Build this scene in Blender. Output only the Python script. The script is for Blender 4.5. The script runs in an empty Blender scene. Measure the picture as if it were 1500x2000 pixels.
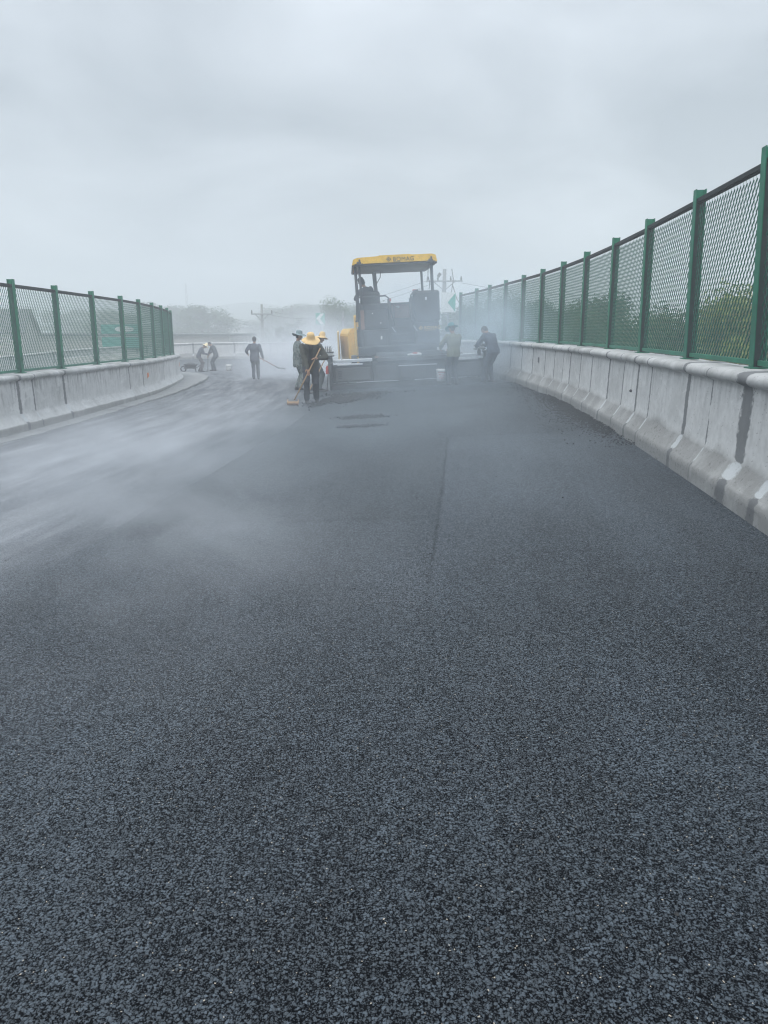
import bpy, bmesh, math, random
import numpy as np
from mathutils import Vector, Matrix, noise as mnoise
R = math.radians
random.seed(7)
SC = bpy.context.scene
COL = SC.collection
EYE = 1.6                       # camera height; the tables below give heights relative to the eye

# ------------------------------------------------------------------ camera, world, sun, exposure
cam_d = bpy.data.cameras.new("camera"); cam = bpy.data.objects.new("camera", cam_d); COL.objects.link(cam)
cam_d.sensor_fit = 'VERTICAL'; cam_d.sensor_height = 36; cam_d.lens = 27.0
cam_d.clip_start = 0.05; cam_d.clip_end = 6000
cam.location = (0, 0, EYE); cam.rotation_euler = (R(90) - math.atan(360 / 1500), 0, 0)
SC.camera = cam
SC.render.resolution_x, SC.render.resolution_y = 768, 1024
SC.view_settings.view_transform = 'Standard'; SC.view_settings.look = 'None'
SC.view_settings.exposure = 0.46; SC.view_settings.gamma = 1
cy = SC.cycles
cy.max_bounces = 8; cy.diffuse_bounces = 3; cy.glossy_bounces = 3; cy.volume_bounces = 4
cy.transparent_max_bounces = 12; cy.volume_step_rate = 1.0; cy.volume_max_steps = 256
cy.use_denoising = True; cy.pixel_filter_type = 'BLACKMAN_HARRIS'; cy.filter_width = 1.2
try: cy.denoiser = 'OPENIMAGEDENOISE'; cy.denoising_input_passes = 'RGB_ALBEDO_NORMAL'
except Exception: pass

SUN_EL, SUN_AZ = 58.0, 200.0    # azimuth clockwise from +Y: behind the camera, a little left
W = bpy.data.worlds.new("World"); SC.world = W; W.use_nodes = True
nt = W.node_tree; nt.nodes.clear()
def wn(t, **k):
    n = nt.nodes.new(t)
    for a, b in k.items(): setattr(n, a, b)
    return n
out = wn('ShaderNodeOutputWorld'); bg = wn('ShaderNodeBackground')
sky = wn('ShaderNodeTexSky', sky_type='NISHITA', sun_disc=False)
sky.sun_elevation = R(SUN_EL); sky.sun_rotation = R(SUN_AZ); sky.air_density = 1.5; sky.dust_density = 4.0
tc = wn('ShaderNodeTexCoord'); sx = wn('ShaderNodeSeparateXYZ')
nt.links.new(tc.outputs['Generated'], sx.inputs[0])
# cloud layer: project the view direction onto a flat ceiling
zz = wn('ShaderNodeMath', operation='MAXIMUM'); zz.inputs[1].default_value = 0.0; nt.links.new(sx.outputs[2], zz.inputs[0])
za = wn('ShaderNodeMath', operation='ADD'); za.inputs[1].default_value = 0.28; nt.links.new(zz.outputs[0], za.inputs[0])
dv = wn('ShaderNodeVectorMath', operation='DIVIDE'); cz = wn('ShaderNodeCombineXYZ')
for i in range(3): nt.links.new(za.outputs[0], cz.inputs[i])
nt.links.new(tc.outputs['Generated'], dv.inputs[0]); nt.links.new(cz.outputs[0], dv.inputs[1])
n1 = wn('ShaderNodeTexNoise'); n1.inputs['Scale'].default_value = 1.5; n1.inputs['Detail'].default_value = 5; n1.inputs['Roughness'].default_value = 0.46; n1.inputs['Distortion'].default_value = 0.35
mpg = wn('ShaderNodeMapping'); mpg.inputs['Location'].default_value = (3.1, 1.7, 0.4)
nt.links.new(dv.outputs[0], mpg.inputs[0]); nt.links.new(mpg.outputs[0], n1.inputs['Vector'])
cr = wn('ShaderNodeValToRGB'); e = cr.color_ramp.elements
e[0].position = 0.36; e[0].color = (0.34, 0.387, 0.436, 1); e[1].position = 0.68; e[1].color = (0.84, 0.90, 0.97, 1)
nt.links.new(n1.outputs['Fac'], cr.inputs[0])
gr = wn('ShaderNodeMapRange'); gr.inputs['From Min'].default_value = 0.36; gr.inputs['From Max'].default_value = 1.0
gr.inputs['To Min'].default_value = 0.74; gr.inputs['To Max'].default_value = 3.3; nt.links.new(zz.outputs[0], gr.inputs['Value'])
ml = wn('ShaderNodeVectorMath', operation='SCALE'); nt.links.new(cr.outputs[0], ml.inputs[0]); nt.links.new(gr.outputs[0], ml.inputs['Scale'])
# sky texture (strength 0.1) seen faintly through the cloud cover
sk = wn('ShaderNodeVectorMath', operation='SCALE'); sk.inputs['Scale'].default_value = 0.10; nt.links.new(sky.outputs[0], sk.inputs[0])
mx = wn('ShaderNodeMix', data_type='RGBA'); mx.inputs['Factor'].default_value = 0.88
nt.links.new(sk.outputs[0], mx.inputs['A']); nt.links.new(ml.outputs[0], mx.inputs['B'])
nt.links.new(mx.outputs['Result'], bg.inputs[0]); bg.inputs[1].default_value = 1.0
nt.links.new(bg.outputs[0], out.inputs[0])

sd = bpy.data.lights.new("sun", 'SUN'); so = bpy.data.objects.new("sun", sd); COL.objects.link(so)
sd.energy = 1.3; sd.angle = R(25); sd.color = (1.0, 0.97, 0.93)
a = R(SUN_AZ); d = Vector((math.sin(a) * math.cos(R(SUN_EL)), math.cos(a) * math.cos(R(SUN_EL)), math.sin(R(SUN_EL))))
so.rotation_euler = d.to_track_quat('Z', 'Y').to_euler(); so.location = (0, -10, 40)

# ------------------------------------------------------------------ helpers
class G:                        # small node-graph builder
    def __init__(s, name):
        s.m = bpy.data.materials.new(name); s.m.use_nodes = True; s.t = s.m.node_tree; s.t.nodes.clear()
        s.o = s.t.nodes.new('ShaderNodeOutputMaterial')
    def n(s, t, ins=None, **k):
        x = s.t.nodes.new(t)
        for a, b in k.items(): setattr(x, a, b)
        for a, b in (ins or {}).items():
            if isinstance(b, bpy.types.NodeSocket): s.t.links.new(b, x.inputs[a])
            else: x.inputs[a].default_value = b
        return x
    def math(s, op, a, b=0.0, c=None, clamp=False):
        i = {0: a, 1: b}
        if c is not None: i[2] = c
        return s.n('ShaderNodeMath', i, operation=op, use_clamp=clamp).outputs[0]
    def noise(s, v, scale, detail=4, rough=0.5, dist=0.0):
        return s.n('ShaderNodeTexNoise', {'Vector': v, 'Scale': scale, 'Detail': detail, 'Roughness': rough, 'Distortion': dist}).outputs['Fac']
    def ramp(s, f, *st):
        x = s.n('ShaderNodeValToRGB', {0: f}); e = x.color_ramp.elements
        for i, (p, c) in enumerate(st):
            if i > 1: e.new(p)
            e[i].position = p; e[i].color = c if len(c) == 4 else (*c, 1)
        return x.outputs[0]
    def rng(s, v, a, b, c=0.0, d=1.0):
        return s.n('ShaderNodeMapRange', {'Value': v, 'From Min': a, 'From Max': b, 'To Min': c, 'To Max': d}).outputs[0]
    def mix(s, f, a, b, bt='MIX'):
        return s.n('ShaderNodeMix', {'Factor': f, 'A': a, 'B': b}, data_type='RGBA', blend_type=bt).outputs['Result']
    def obj(s): return s.n('ShaderNodeTexCoord').outputs['Object']
    def stretch(s, v, sc, loc=(0, 0, 0)): return s.n('ShaderNodeMapping', {0: v, 'Scale': sc, 'Location': loc}).outputs[0]
    def bsdf(s, col, rough=0.6, metal=0.0, bump=None, bs=0.3, bd=0.01, spec=0.5, **k):
        b = s.n('ShaderNodeBsdfPrincipled', {'Base Color': col, 'Roughness': rough, 'Metallic': metal, 'Specular IOR Level': spec})
        if bump is not None:
            s.t.links.new(s.n('ShaderNodeBump', {'Height': bump, 'Strength': bs, 'Distance': bd}).outputs[0], b.inputs['Normal'])
        s.t.links.new(b.outputs[0], s.o.inputs[0]); return b

MATS = {}
def paint(name, c, rough=0.5, metal=0.0, wear=0.25, scale=6.0, dirt=(0.09, 0.08, 0.07)):
    """worn paint / cloth / metal: mottled colour, dirt patches, slight bump"""
    if name in MATS: return MATS[name]
    g = G(name); v = g.obj()
    n = g.noise(v, scale, 6, 0.6); n2 = g.noise(v, scale * 7, 3, 0.6)
    c1 = g.mix(g.rng(n2, 0.3, 0.7), (c[0] * .82, c[1] * .82, c[2] * .82, 1), (min(1, c[0] * 1.12), min(1, c[1] * 1.12), min(1, c[2] * 1.12), 1))
    c2 = g.mix(g.math('MULTIPLY', g.rng(n, 0.5, 0.75), wear), c1, (*dirt, 1))
    g.bsdf(c2, rough, metal, n2, 0.15, 0.004)
    MATS[name] = g.m; return g.m
def leafmat(name, c0, c1):
    if name in MATS: return MATS[name]
    g = G(name); r = g.n('ShaderNodeNewGeometry').outputs['Random Per Island']
    n = g.noise(g.obj(), 0.9, 2)
    col = g.mix(g.math('ADD', g.math('MULTIPLY', r, 0.6), g.math('MULTIPLY', g.rng(n, .35, .65), 0.4)), (*c0, 1), (*c1, 1))
    b = g.bsdf(col, 0.6, spec=0.3)
    MATS[name] = g.m; return g.m

def mesh_obj(name, bm, mat=None, parent=None, smooth=False, loc=None):
    me = bpy.data.meshes.new(name)
    if isinstance(bm, bmesh.types.BMesh):
        bm.normal_update(); bm.to_mesh(me); bm.free()
    else:
        vs, fs = bm; me.from_pydata([tuple(v) for v in vs], [], fs)
    if smooth:
        me.polygons.foreach_set('use_smooth', [True] * len(me.polygons))
    me.update()
    o = bpy.data.objects.new(name, me); COL.objects.link(o)
    if mat: me.materials.append(mat)
    if parent: o.parent = parent
    if loc: o.location = loc
    return o
def tag(o, label=None, cat=None, group=None, kind=None):
    for k, v in (('label', label), ('category', cat), ('group', group), ('kind', kind)):
        if v: o[k] = v
    return o
def thing(name, label, cat, loc=(0, 0, 0), rz=0.0, group=None):
    o = bpy.data.objects.new(name, None); COL.objects.link(o); o.empty_display_size = 0.2
    o.location = loc; o.rotation_euler = (0, 0, rz); tag(o, label, cat, group); return o
def dup(o, parent=None):
    kids = [c for c in bpy.data.objects if c.parent == o]
    c = o.copy(); COL.objects.link(c)
    if parent: c.parent = parent
    for k in kids: dup(k, c)
    return c

def box(bm, c, s, rot=None, bev=0.0):
    """box centred at c, full size s, rotated by euler/matrix, bevelled edges"""
    M = Matrix.Translation(c)
    if rot is not None: M = M @ (rot.to_4x4() if isinstance(rot, Matrix) else Matrix.Rotation(rot[2], 4, 'Z') @ Matrix.Rotation(rot[1], 4, 'Y') @ Matrix.Rotation(rot[0], 4, 'X'))
    t = bmesh.new(); bmesh.ops.create_cube(t, size=1.0, matrix=Matrix.Diagonal((*s, 1)))
    if bev > 0: bmesh.ops.bevel(t, geom=t.edges[:], offset=min(bev, min(s) * .45), segments=2, profile=.5, affect='EDGES')
    t.transform(M); join(bm, t)
def join(bm, t):
    me = bpy.data.meshes.new('tmp'); t.to_mesh(me); t.free(); bm.from_mesh(me); bpy.data.meshes.remove(me)
def tube(bm, pts, r, seg=8, cap=True):
    """round tube through points; r a number or a list"""
    pts = [Vector(p) for p in pts]; n = len(pts); rs = r if isinstance(r, (list, tuple)) else [r] * n
    rings = []; up = Vector((0, 0, 1)); prev = None
    for i, p in enumerate(pts):
        t = ((pts[min(i + 1, n - 1)] - pts[max(i - 1, 0)])).normalized()
        a = prev if prev is not None else (up if abs(t.dot(up)) < .95 else Vector((1, 0, 0)))
        x = (a - t * a.dot(t)).normalized(); y = t.cross(x); prev = x
        rings.append([bm.verts.new(p + (x * math.cos(k * 2 * math.pi / seg) + y * math.sin(k * 2 * math.pi / seg)) * rs[i]) for k in range(seg)])
    for i in range(n - 1):
        for k in range(seg):
            bm.faces.new((rings[i][k], rings[i][(k + 1) % seg], rings[i + 1][(k + 1) % seg], rings[i + 1][k]))
    if cap:
        bm.faces.new(rings[0][::-1]); bm.faces.new(rings[-1])
def lathe(bm, prof, seg=24, M=None, wob=None):
    """prof: list of (radius, z); closed at zero radii"""
    rings = []
    for (r, z) in prof:
        if r < 1e-5: rings.append([bm.verts.new((0, 0, z))]); continue
        rings.append([bm.verts.new((r * math.cos(k * 2 * math.pi / seg), r * math.sin(k * 2 * math.pi / seg), z + (wob(k * 2 * math.pi / seg, r) if wob else 0))) for k in range(seg)])
    vs = [v for q in rings for v in q]
    for a, b in zip(rings, rings[1:]):
        for k in range(seg):
            f = [a[k % len(a)], a[(k + 1) % len(a)], b[(k + 1) % len(b)], b[k % len(b)]]
            f = list(dict.fromkeys(f))
            if len(f) > 2: bm.faces.new(f)
    if M is not None: bmesh.ops.transform(bm, matrix=M, verts=vs)
def ell(bm, c, r, rot=None, sub=2):
    t = bmesh.new(); bmesh.ops.create_icosphere(t, subdivisions=sub, radius=1.0)
    M = Matrix.Translation(c) @ (rot.to_4x4() if rot is not None else Matrix.Identity(4)) @ Matrix.Diagonal((*r, 1))
    t.transform(M); join(bm, t)
def prism(bm, poly, y0, y1, axis='y'):
    """extrude a polygon (list of 2-D points) along an axis"""
    def P(a, b, c): return {'y': (a, c, b), 'x': (c, a, b), 'z': (a, b, c)}[axis]
    A = [bm.verts.new(P(a, b, y0)) for a, b in poly]; B = [bm.verts.new(P(a, b, y1)) for a, b in poly]
    n = len(poly)
    bm.faces.new(A); bm.faces.new(B[::-1])
    for i in range(n): bm.faces.new((A[i], B[i], B[(i + 1) % n], A[(i + 1) % n]))
    bmesh.ops.recalc_face_normals(bm, faces=bm.faces[:])

# ------------------------------------------------------------------ road geometry
ST_R = [(0.9,-8,-1.49),(2.1,0,-1.47),(2.95,7.5,-1.455),(3.5,14,-1.465),(3.6,19,-1.485),(3.35,24,-1.50),(2.75,30,-1.56),(1.9,35,-1.63),
        (-.2,42,-1.76),(-4,48.5,-1.93),(-9,52.8,-2.05),(-14,54.3,-2.15),(-19,52.5,-2.4),(-22.5,47.5,-2.75),(-24.5,40,-3.0),(-25.5,31,-3.2),(-26,20,-3.4)]
ST_L = [(-10.2,-8,-1.93),(-8.4,0,-1.95),(-7.3,8,-1.96),(-6.9,14.5,-1.985),(-6.9,19.5,-2.02),(-7.05,24,-2.07),(-7.8,29.5,-2.14),(-8.75,34,-2.23),
        (-10.3,38.5,-2.33),(-12.2,41.0,-2.42),(-14.2,42.2,-2.5),(-16.2,41.6,-2.6),(-17.6,39.6,-2.75),(-18.3,36,-2.95),(-18.6,32,-3.1),(-18.8,27,-3.25),(-19,20,-3.4)]
ST_R = np.array(ST_R); ST_L = np.array(ST_L); ST_R[:, 2] += EYE; ST_L[:, 2] += EYE
def cr_eval(P, t):
    n = len(P); i = int(min(max(math.floor(t), 0), n - 2)); f = t - i
    p0, p1, p2, p3 = P[max(i - 1, 0)], P[i], P[i + 1], P[min(i + 2, n - 1)]
    return 0.5 * ((2 * p1) + (-p0 + p2) * f + (2 * p0 - 5 * p1 + 4 * p2 - p3) * f * f + (-p0 + 3 * p1 - 3 * p2 + p3) * f ** 3)
def rp(t, w): return cr_eval(ST_R, t) * (1 - w) + cr_eval(ST_L, t) * w     # w=0 right kerb, w=1 left kerb
_g = [(rp(t, w)) for t in np.linspace(0, 13, 260) for w in np.linspace(0, 1, 45)]; _g = np.array(_g)
def gz(x, y):
    dd = (_g[:, 0] - x) ** 2 + (_g[:, 1] - y) ** 2; k = np.argsort(dd)[:4]; w = 1 / (dd[k] + 1e-4)
    return float((_g[k, 2] * w).sum() / w.sum())
def curve_pts(P, t0, t1, step):
    """points along a rail at even spacing with arc length and unit tangent"""
    T = np.linspace(t0, t1, int((t1 - t0) * 120) + 2); Q = np.array([cr_eval(P, t) for t in T])
    S = np.concatenate([[0], np.cumsum(np.linalg.norm(np.diff(Q[:, :2], axis=0), axis=1))])
    m = max(2, int(round(S[-1] / step))); s = np.linspace(0, S[-1], m + 1)
    X = np.stack([np.interp(s, S, Q[:, k]) for k in range(3)], 1)
    tg = np.gradient(X[:, :2], axis=0); tg /= np.linalg.norm(tg, axis=1)[:, None]
    return s, X, tg

def grid_obj(name, V, nu, nv, mat, uv=None, attr=None, parent=None, smooth=True, flip=False):
    F = []
    for i in range(nu - 1):
        for j in range(nv - 1):
            q = (i * nv + j, i * nv + j + 1, (i + 1) * nv + j + 1, (i + 1) * nv + j)
            F.append(q[::-1] if flip else q)
    me = bpy.data.meshes.new(name); me.from_pydata([tuple(v) for v in V], [], F)
    if uv is not None:
        l = me.uv_layers.new(name='UVMap'); vi = np.zeros(len(me.loops), int); me.loops.foreach_get('vertex_index', vi)
        l.data.foreach_set('uv', np.array(uv, float)[vi].ravel())
    if attr:
        for k, arr in attr.items():
            at = me.attributes.new(k, 'FLOAT', 'POINT'); at.data.foreach_set('value', np.array(arr, float))
    if smooth: me.polygons.foreach_set('use_smooth', [True] * len(me.polygons))
    me.materials.append(mat); me.update()
    o = bpy.data.objects.new(name, me); COL.objects.link(o)
    if parent: o.parent = parent
    return o

# --- asphalt materials
def asphalt(name, fresh):
    g = G(name); v = g.obj()
    uv = g.n('ShaderNodeUVMap').outputs[0]; s = g.n('ShaderNodeSeparateXYZ', {0: uv}); U, V = s.outputs[0], s.outputs[1]
    wv = g.n('ShaderNodeVectorMath', {0: v, 1: g.n('ShaderNodeVectorMath', {0: g.n('ShaderNodeTexNoise', {'Vector': v, 'Scale': 70, 'Detail': 2}).outputs['Color'], 1: (.012, .012, .012)}, operation='MULTIPLY').outputs[0]}, operation='ADD').outputs[0]
    va = g.n('ShaderNodeTexVoronoi', {'Vector': wv, 'Scale': 112.0, 'Randomness': 1.0}); da, ca = va.outputs['Distance'], va.outputs['Color']
    vb = g.n('ShaderNodeTexVoronoi', {'Vector': wv, 'Scale': 200.0, 'Randomness': 1.0}); db, cb = vb.outputs['Distance'], vb.outputs['Color']
    ra = g.n('ShaderNodeSeparateColor', {0: ca}).outputs; rb = g.n('ShaderNodeSeparateColor', {0: cb}).outputs
    coarse = g.noise(g.stretch(v, (1, .35, 1)), .9, 4, .6)
    pick = g.rng(g.math('ADD', ra[0], g.math('MULTIPLY', g.math('SUBTRACT', coarse, .5), 1.5)), .38, .42)                       # some cells are coarse stones, the rest fine grit
    ha = g.math('SUBTRACT', 1.0, g.math('MULTIPLY', da, 1.25)); hb = g.math('MULTIPLY', g.math('SUBTRACT', 1.0, g.math('MULTIPLY', db, 1.25)), .7)
    ga = g.math('MULTIPLY', g.rng(da, .36, .58, 1, 0), pick); gb = g.math('MULTIPLY', g.rng(db, .33, .54, 1, 0), g.rng(rb[1], 0, 1, .45, 1))
    gap = g.math('MAXIMUM', ga, gb)                     # 1 on a stone, 0 in the dark voids between stones
    hh = g.math('MAXIMUM', g.math('MULTIPLY', ha, pick), hb)
    hh = g.math('ADD', hh, g.math('MULTIPLY', ra[1], 0.25))
    big = g.noise(v, 1.3, 5, .6); mid = g.noise(v, 9, 4, .6)
    if fresh:
        lo, hi = (.0015, .0022, .0035, 1), (.015, .023, .031, 1)
    else:
        lo, hi = (.010, .012, .016, 1), (.080, .090, .105, 1)
    col = g.mix(gap, lo, hi)
    col = g.mix(g.math('MULTIPLY', g.math('MULTIPLY', g.math('POWER', g.math('ADD', g.math('MULTIPLY', ra[2], pick), g.math('MULTIPLY', rb[2], .4)), 2.0), gap), .8), col, (.046, .062, .078, 1) if fresh else (.12, .125, .135, 1))
    ln = 0.0; smooth_ = 0.0
    tone = g.rng(g.math('ADD', g.math('MULTIPLY', big, .6), g.math('MULTIPLY', mid, .4)), .35, .68, .78, 1.25)
    lw = g.noise(g.n('ShaderNodeCombineXYZ', {0: g.math('MULTIPLY', U, 1.5), 1: g.math('MULTIPLY', V, .07)}).outputs[0], 1.6, 4, .6)
    tone = g.math('MULTIPLY', tone, g.rng(lw, .3, .7, .84, 1.18))
    if not fresh:
        near = g.rng(g.math('ADD', U, g.math('MULTIPLY', g.math('SUBTRACT', g.noise(v, .55, 4, .6), .5), 2.4)), 5.0, 6.8)
        col = g.mix(near, g.mix(gap, (.0015, .0022, .0035, 1), (.027, .037, .047, 1)), col)
        # compacted old lane: pale streaks of dust and painted sheen along the direction of travel
        st = g.n('ShaderNodeCombineXYZ', {0: g.math('MULTIPLY', U, 3.2), 1: g.math('MULTIPLY', V, .28)}).outputs[0]
        sn = g.noise(st, 1.0, 9, .70, .5)
        col = g.mix(g.math('MULTIPLY', g.rng(sn, .42, .70, 0, .55), near), col, (.33, .34, .355, 1))
        sn2 = g.noise(g.stretch(st, (3, 1.2, 1), (4, 2, 0)), 1.0, 9, .72, .4)
        col = g.mix(g.math('MULTIPLY', g.rng(sn2, .60, .76, 0, .5), near), col, (.46, .455, .465, 1))
    else:
        # marks left by the screed: a lengthwise ridge, cross stop marks, finer texture left of it
        def band(x, c, w): return g.math('SUBTRACT', 1.0, g.rng(g.math('ABSOLUTE', g.math('SUBTRACT', x, c)), 0.0, w), clamp=True)
        wob = g.math('ADD', U, g.math('MULTIPLY', g.math('SUBTRACT', g.noise(v, 2.5, 3), .5), .05))
        wV = g.math('ADD', V, g.math('MULTIPLY', g.math('SUBTRACT', g.noise(v, 2.0, 3), .5), .10))
        inV = g.math('MULTIPLY', g.rng(V, 12.0, 13.6), g.rng(V, 19.2, 19.3, 1, 0))
        l1 = g.math('MULTIPLY', band(wob, 2.36, .026), inV)
        l2 = g.math('MULTIPLY', band(wV, 19.25, .09), g.math('MULTIPLY', g.rng(U, .8, .9), g.rng(U, 2.33, 2.36, 1, 0)))
        l3 = g.math('MULTIPLY', band(wV, 14.35, .08), g.math('MULTIPLY', g.rng(U, 2.36, 2.40), g.rng(U, 3.7, 4.2, 1, 0)))
        ln = g.math('ADD', l1, g.math('MULTIPLY', g.math('ADD', l2, l3), .55), clamp=True)
        patch = g.math('MULTIPLY', g.math('MULTIPLY', g.rng(wob, 2.35, 2.37), g.rng(V, 19.2, 19.3, 1, 0)), g.rng(wV, 14.3, 14.4))
        right_ = g.math('MULTIPLY', g.math('MULTIPLY', g.rng(wob, 2.34, 2.36, 1, 0), g.rng(V, 19.2, 19.3, 1, 0)), g.rng(V, 12.0, 14.5))
        col = g.mix(g.math('MULTIPLY', right_, .22), col, (.060, .072, .088, 1))
        col = g.mix(g.math('MULTIPLY', patch, .42), col, (.012, .016, .02, 1))
        col = g.mix(g.math('MULTIPLY', ln, .65), col, (.006, .007, .009, 1))
        # rare clean chips
        chip = g.math('MULTIPLY', g.math('GREATER_THAN', rb[0], .9945), g.math('LESS_THAN', db, .45))
        col = g.mix(g.math('MULTIPLY', chip, .8), col, (.42, .37, .30, 1))
        hh = g.math('SUBTRACT', hh, g.math('MULTIPLY', ln, .8))
    col = g.n('ShaderNodeVectorMath', {0: col, 'Scale': tone}, operation='SCALE').outputs[0]
    bs_ = g.bsdf(col, g.rng(ra[1], 0, 1, .36 if fresh else .38, .62), 0, hh, .60 if fresh else .30, .004 if fresh else .003, spec=g.math('MULTIPLY', g.math('ADD', g.math('MULTIPLY', gap, .50), .02), g.math('SUBTRACT', 1.0, g.math('MULTIPLY', ln, .7))))
    g.t.links.new(g.math('MULTIPLY', gap, .19), bs_.inputs['Sheen Weight']); bs_.inputs['Sheen Roughness'].default_value = .45; bs_.inputs['Sheen Tint'].default_value = (.78, .90, 1, 1)   # bluish sheen added to brighten the stones at grazing angles
    return g.m
M_FRESH = asphalt('fresh_asphalt', True); M_OLD = asphalt('old_asphalt', False)

def sheet(name, w_fn0, w_fn1, t0, t1, mat, dz, nt_=160, nw=24, edge=0.0):
    """road sheet between two lateral metre offsets from the right kerb; UV = metres across / along"""
    s, X, tg = curve_pts(ST_R, t0, t1, .25); Tn = np.linspace(t0, t1, len(s))
    T = np.linspace(t0, t1, int((t1 - t0) * 120) + 2); Q = np.array([cr_eval(ST_R, t) for t in T])
    S = np.concatenate([[0], np.cumsum(np.linalg.norm(np.diff(Q[:, :2], axis=0), axis=1))]); ts = np.interp(s, S, T)
    V, UV = [], []
    for k, t in enumerate(ts):
        a, b = cr_eval(ST_R, t), cr_eval(ST_L, t); Wd = np.linalg.norm((b - a)[:2]); u0, u1 = w_fn0(s[k], Wd), w_fn1(s[k], Wd)
        for j in range(nw + 1):
            u = u0 + (u1 - u0) * j / nw; p = a + (b - a) * u / Wd
            V.append((p[0], p[1], p[2] + dz)); UV.append((u, s[k]))
        if edge:
            V.append((p[0] + (b - a)[0] / Wd * .05, p[1] + (b - a)[1] / Wd * .05, p[2] + .002)); UV.append((u1 + .05, s[k]))
    return grid_obj(name, V, len(ts), nw + 1 + (1 if edge else 0), mat, UV, smooth=True, flip=False)

road = sheet('road', lambda s, w: -.02, lambda s, w: w + .02, 0, 15.9, M_OLD, 0.0); tag(road, kind='structure')
mat_w = lambda s: 5.12 + .012 * math.sin(s * 1.7) + .010 * math.sin(s * 4.3 + 1) + .008 * math.sin(s * 11)
# the fresh mat stops at the screed (about Y=22)
t_scr = 4.66
fresh = sheet('fresh_road_surface', lambda s, w: 0.0, lambda s, w: mat_w(s), 0, t_scr, M_FRESH, 0.022, edge=1); tag(fresh, kind='structure')
def surf(x, y):                       # height people and things stand on
    t = np.interp(y, ST_R[:7, 1], np.arange(7)); a, b = cr_eval(ST_R, t), cr_eval(ST_L, t)
    u = (a[0] - x)
    return gz(x, y) + (0.022 if (u < 5.1 and y < 22 and y > -8) else 0.0)

# --- concrete barriers
def concrete_mat():
    g = G('barrier_concrete'); v = g.obj()
    at = lambda n: g.n('ShaderNodeAttribute', attribute_name=n).outputs['Fac']
    uv = g.n('ShaderNodeUVMap').outputs[0]
    n1 = g.noise(v, 1.7, 6, .62); n2 = g.noise(v, 14, 6, .65); n3 = g.noise(v, 90, 3, .6)
    col = g.mix(g.rng(n1, .32, .68), (.50, .502, .495, 1), (.70, .70, .69, 1))
    col = g.mix(g.rng(n2, .40, .75, 0, .45), col, (.36, .36, .35, 1))
    # drips: noise stretched down the face
    st = g.stretch(uv, (3.3, .55, 1)); dr = g.noise(st, 2.4, 6, .6, .2)
    drip = g.math('MULTIPLY', g.rng(dr, .50, .62), at('drip'), clamp=True)
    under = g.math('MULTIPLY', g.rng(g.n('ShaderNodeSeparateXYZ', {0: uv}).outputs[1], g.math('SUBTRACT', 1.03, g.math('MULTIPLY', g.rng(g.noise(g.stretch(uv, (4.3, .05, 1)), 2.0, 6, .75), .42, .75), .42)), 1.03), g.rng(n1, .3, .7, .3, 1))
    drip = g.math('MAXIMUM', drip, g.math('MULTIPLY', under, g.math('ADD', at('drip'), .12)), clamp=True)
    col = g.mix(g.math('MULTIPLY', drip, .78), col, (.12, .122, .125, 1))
    ed = g.math('MULTIPLY', g.math('SUBTRACT', n2, .5), .9)
    dk = g.rng(g.math('ADD', at('dark'), ed), .42, .56, 0, .85)
    lt = g.rng(g.math('ADD', at('light'), ed), .45, .60, 0, .75)
    gm = g.rng(g.math('ADD', at('grime'), g.math('MULTIPLY', g.math('SUBTRACT', n1, .5), 1.6)), .35, .9, 0, .70)
    col = g.mix(g.rng(at('tone'), 0, 1, 0, .34), col, (.30, .305, .30, 1))
    sm = g.noise(g.stretch(v, (1, 1, 2.2), (7, 3, 1)), 1.1, 7, .7, 1.2)
    col = g.mix(g.rng(sm, .56, .66, 0, .6), col, (.66, .66, .65, 1)); col = g.mix(g.rng(sm, .30, .40, .5, 0), col, (.30, .30, .295, 1))
    pin = g.n('ShaderNodeTexVoronoi', {'Vector': v, 'Scale': 34.0}); pc = g.n('ShaderNodeSeparateColor', {0: pin.outputs['Color']}).outputs[0]
    col = g.mix(g.math('MULTIPLY', g.math('LESS_THAN', pin.outputs['Distance'], .16), g.math('GREATER_THAN', pc, .72)), col, (.13, .13, .125, 1))
    col = g.mix(gm, col, (.105, .105, .098, 1))
    col = g.mix(lt, col, (.50, .525, .535, 1))
    col = g.mix(dk, col, (.105, .11, .115, 1))
    spots = g.math('MULTIPLY', g.rng(g.math('ADD', g.noise(v, 26, 5, .7), g.math('MULTIPLY', g.math('SUBTRACT', n1, .5), .35)), .60, .67), g.rng(at('grime'), .60, .95))
    col = g.mix(g.math('MULTIPLY', spots, .8), col, (.05, .048, .045, 1))
    g.bsdf(col, .8, 0, g.math('ADD', n2, g.math('MULTIPLY', n3, .4)), .35, .012, spec=.3)
    return g.m
M_CONC = concrete_mat()
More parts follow.
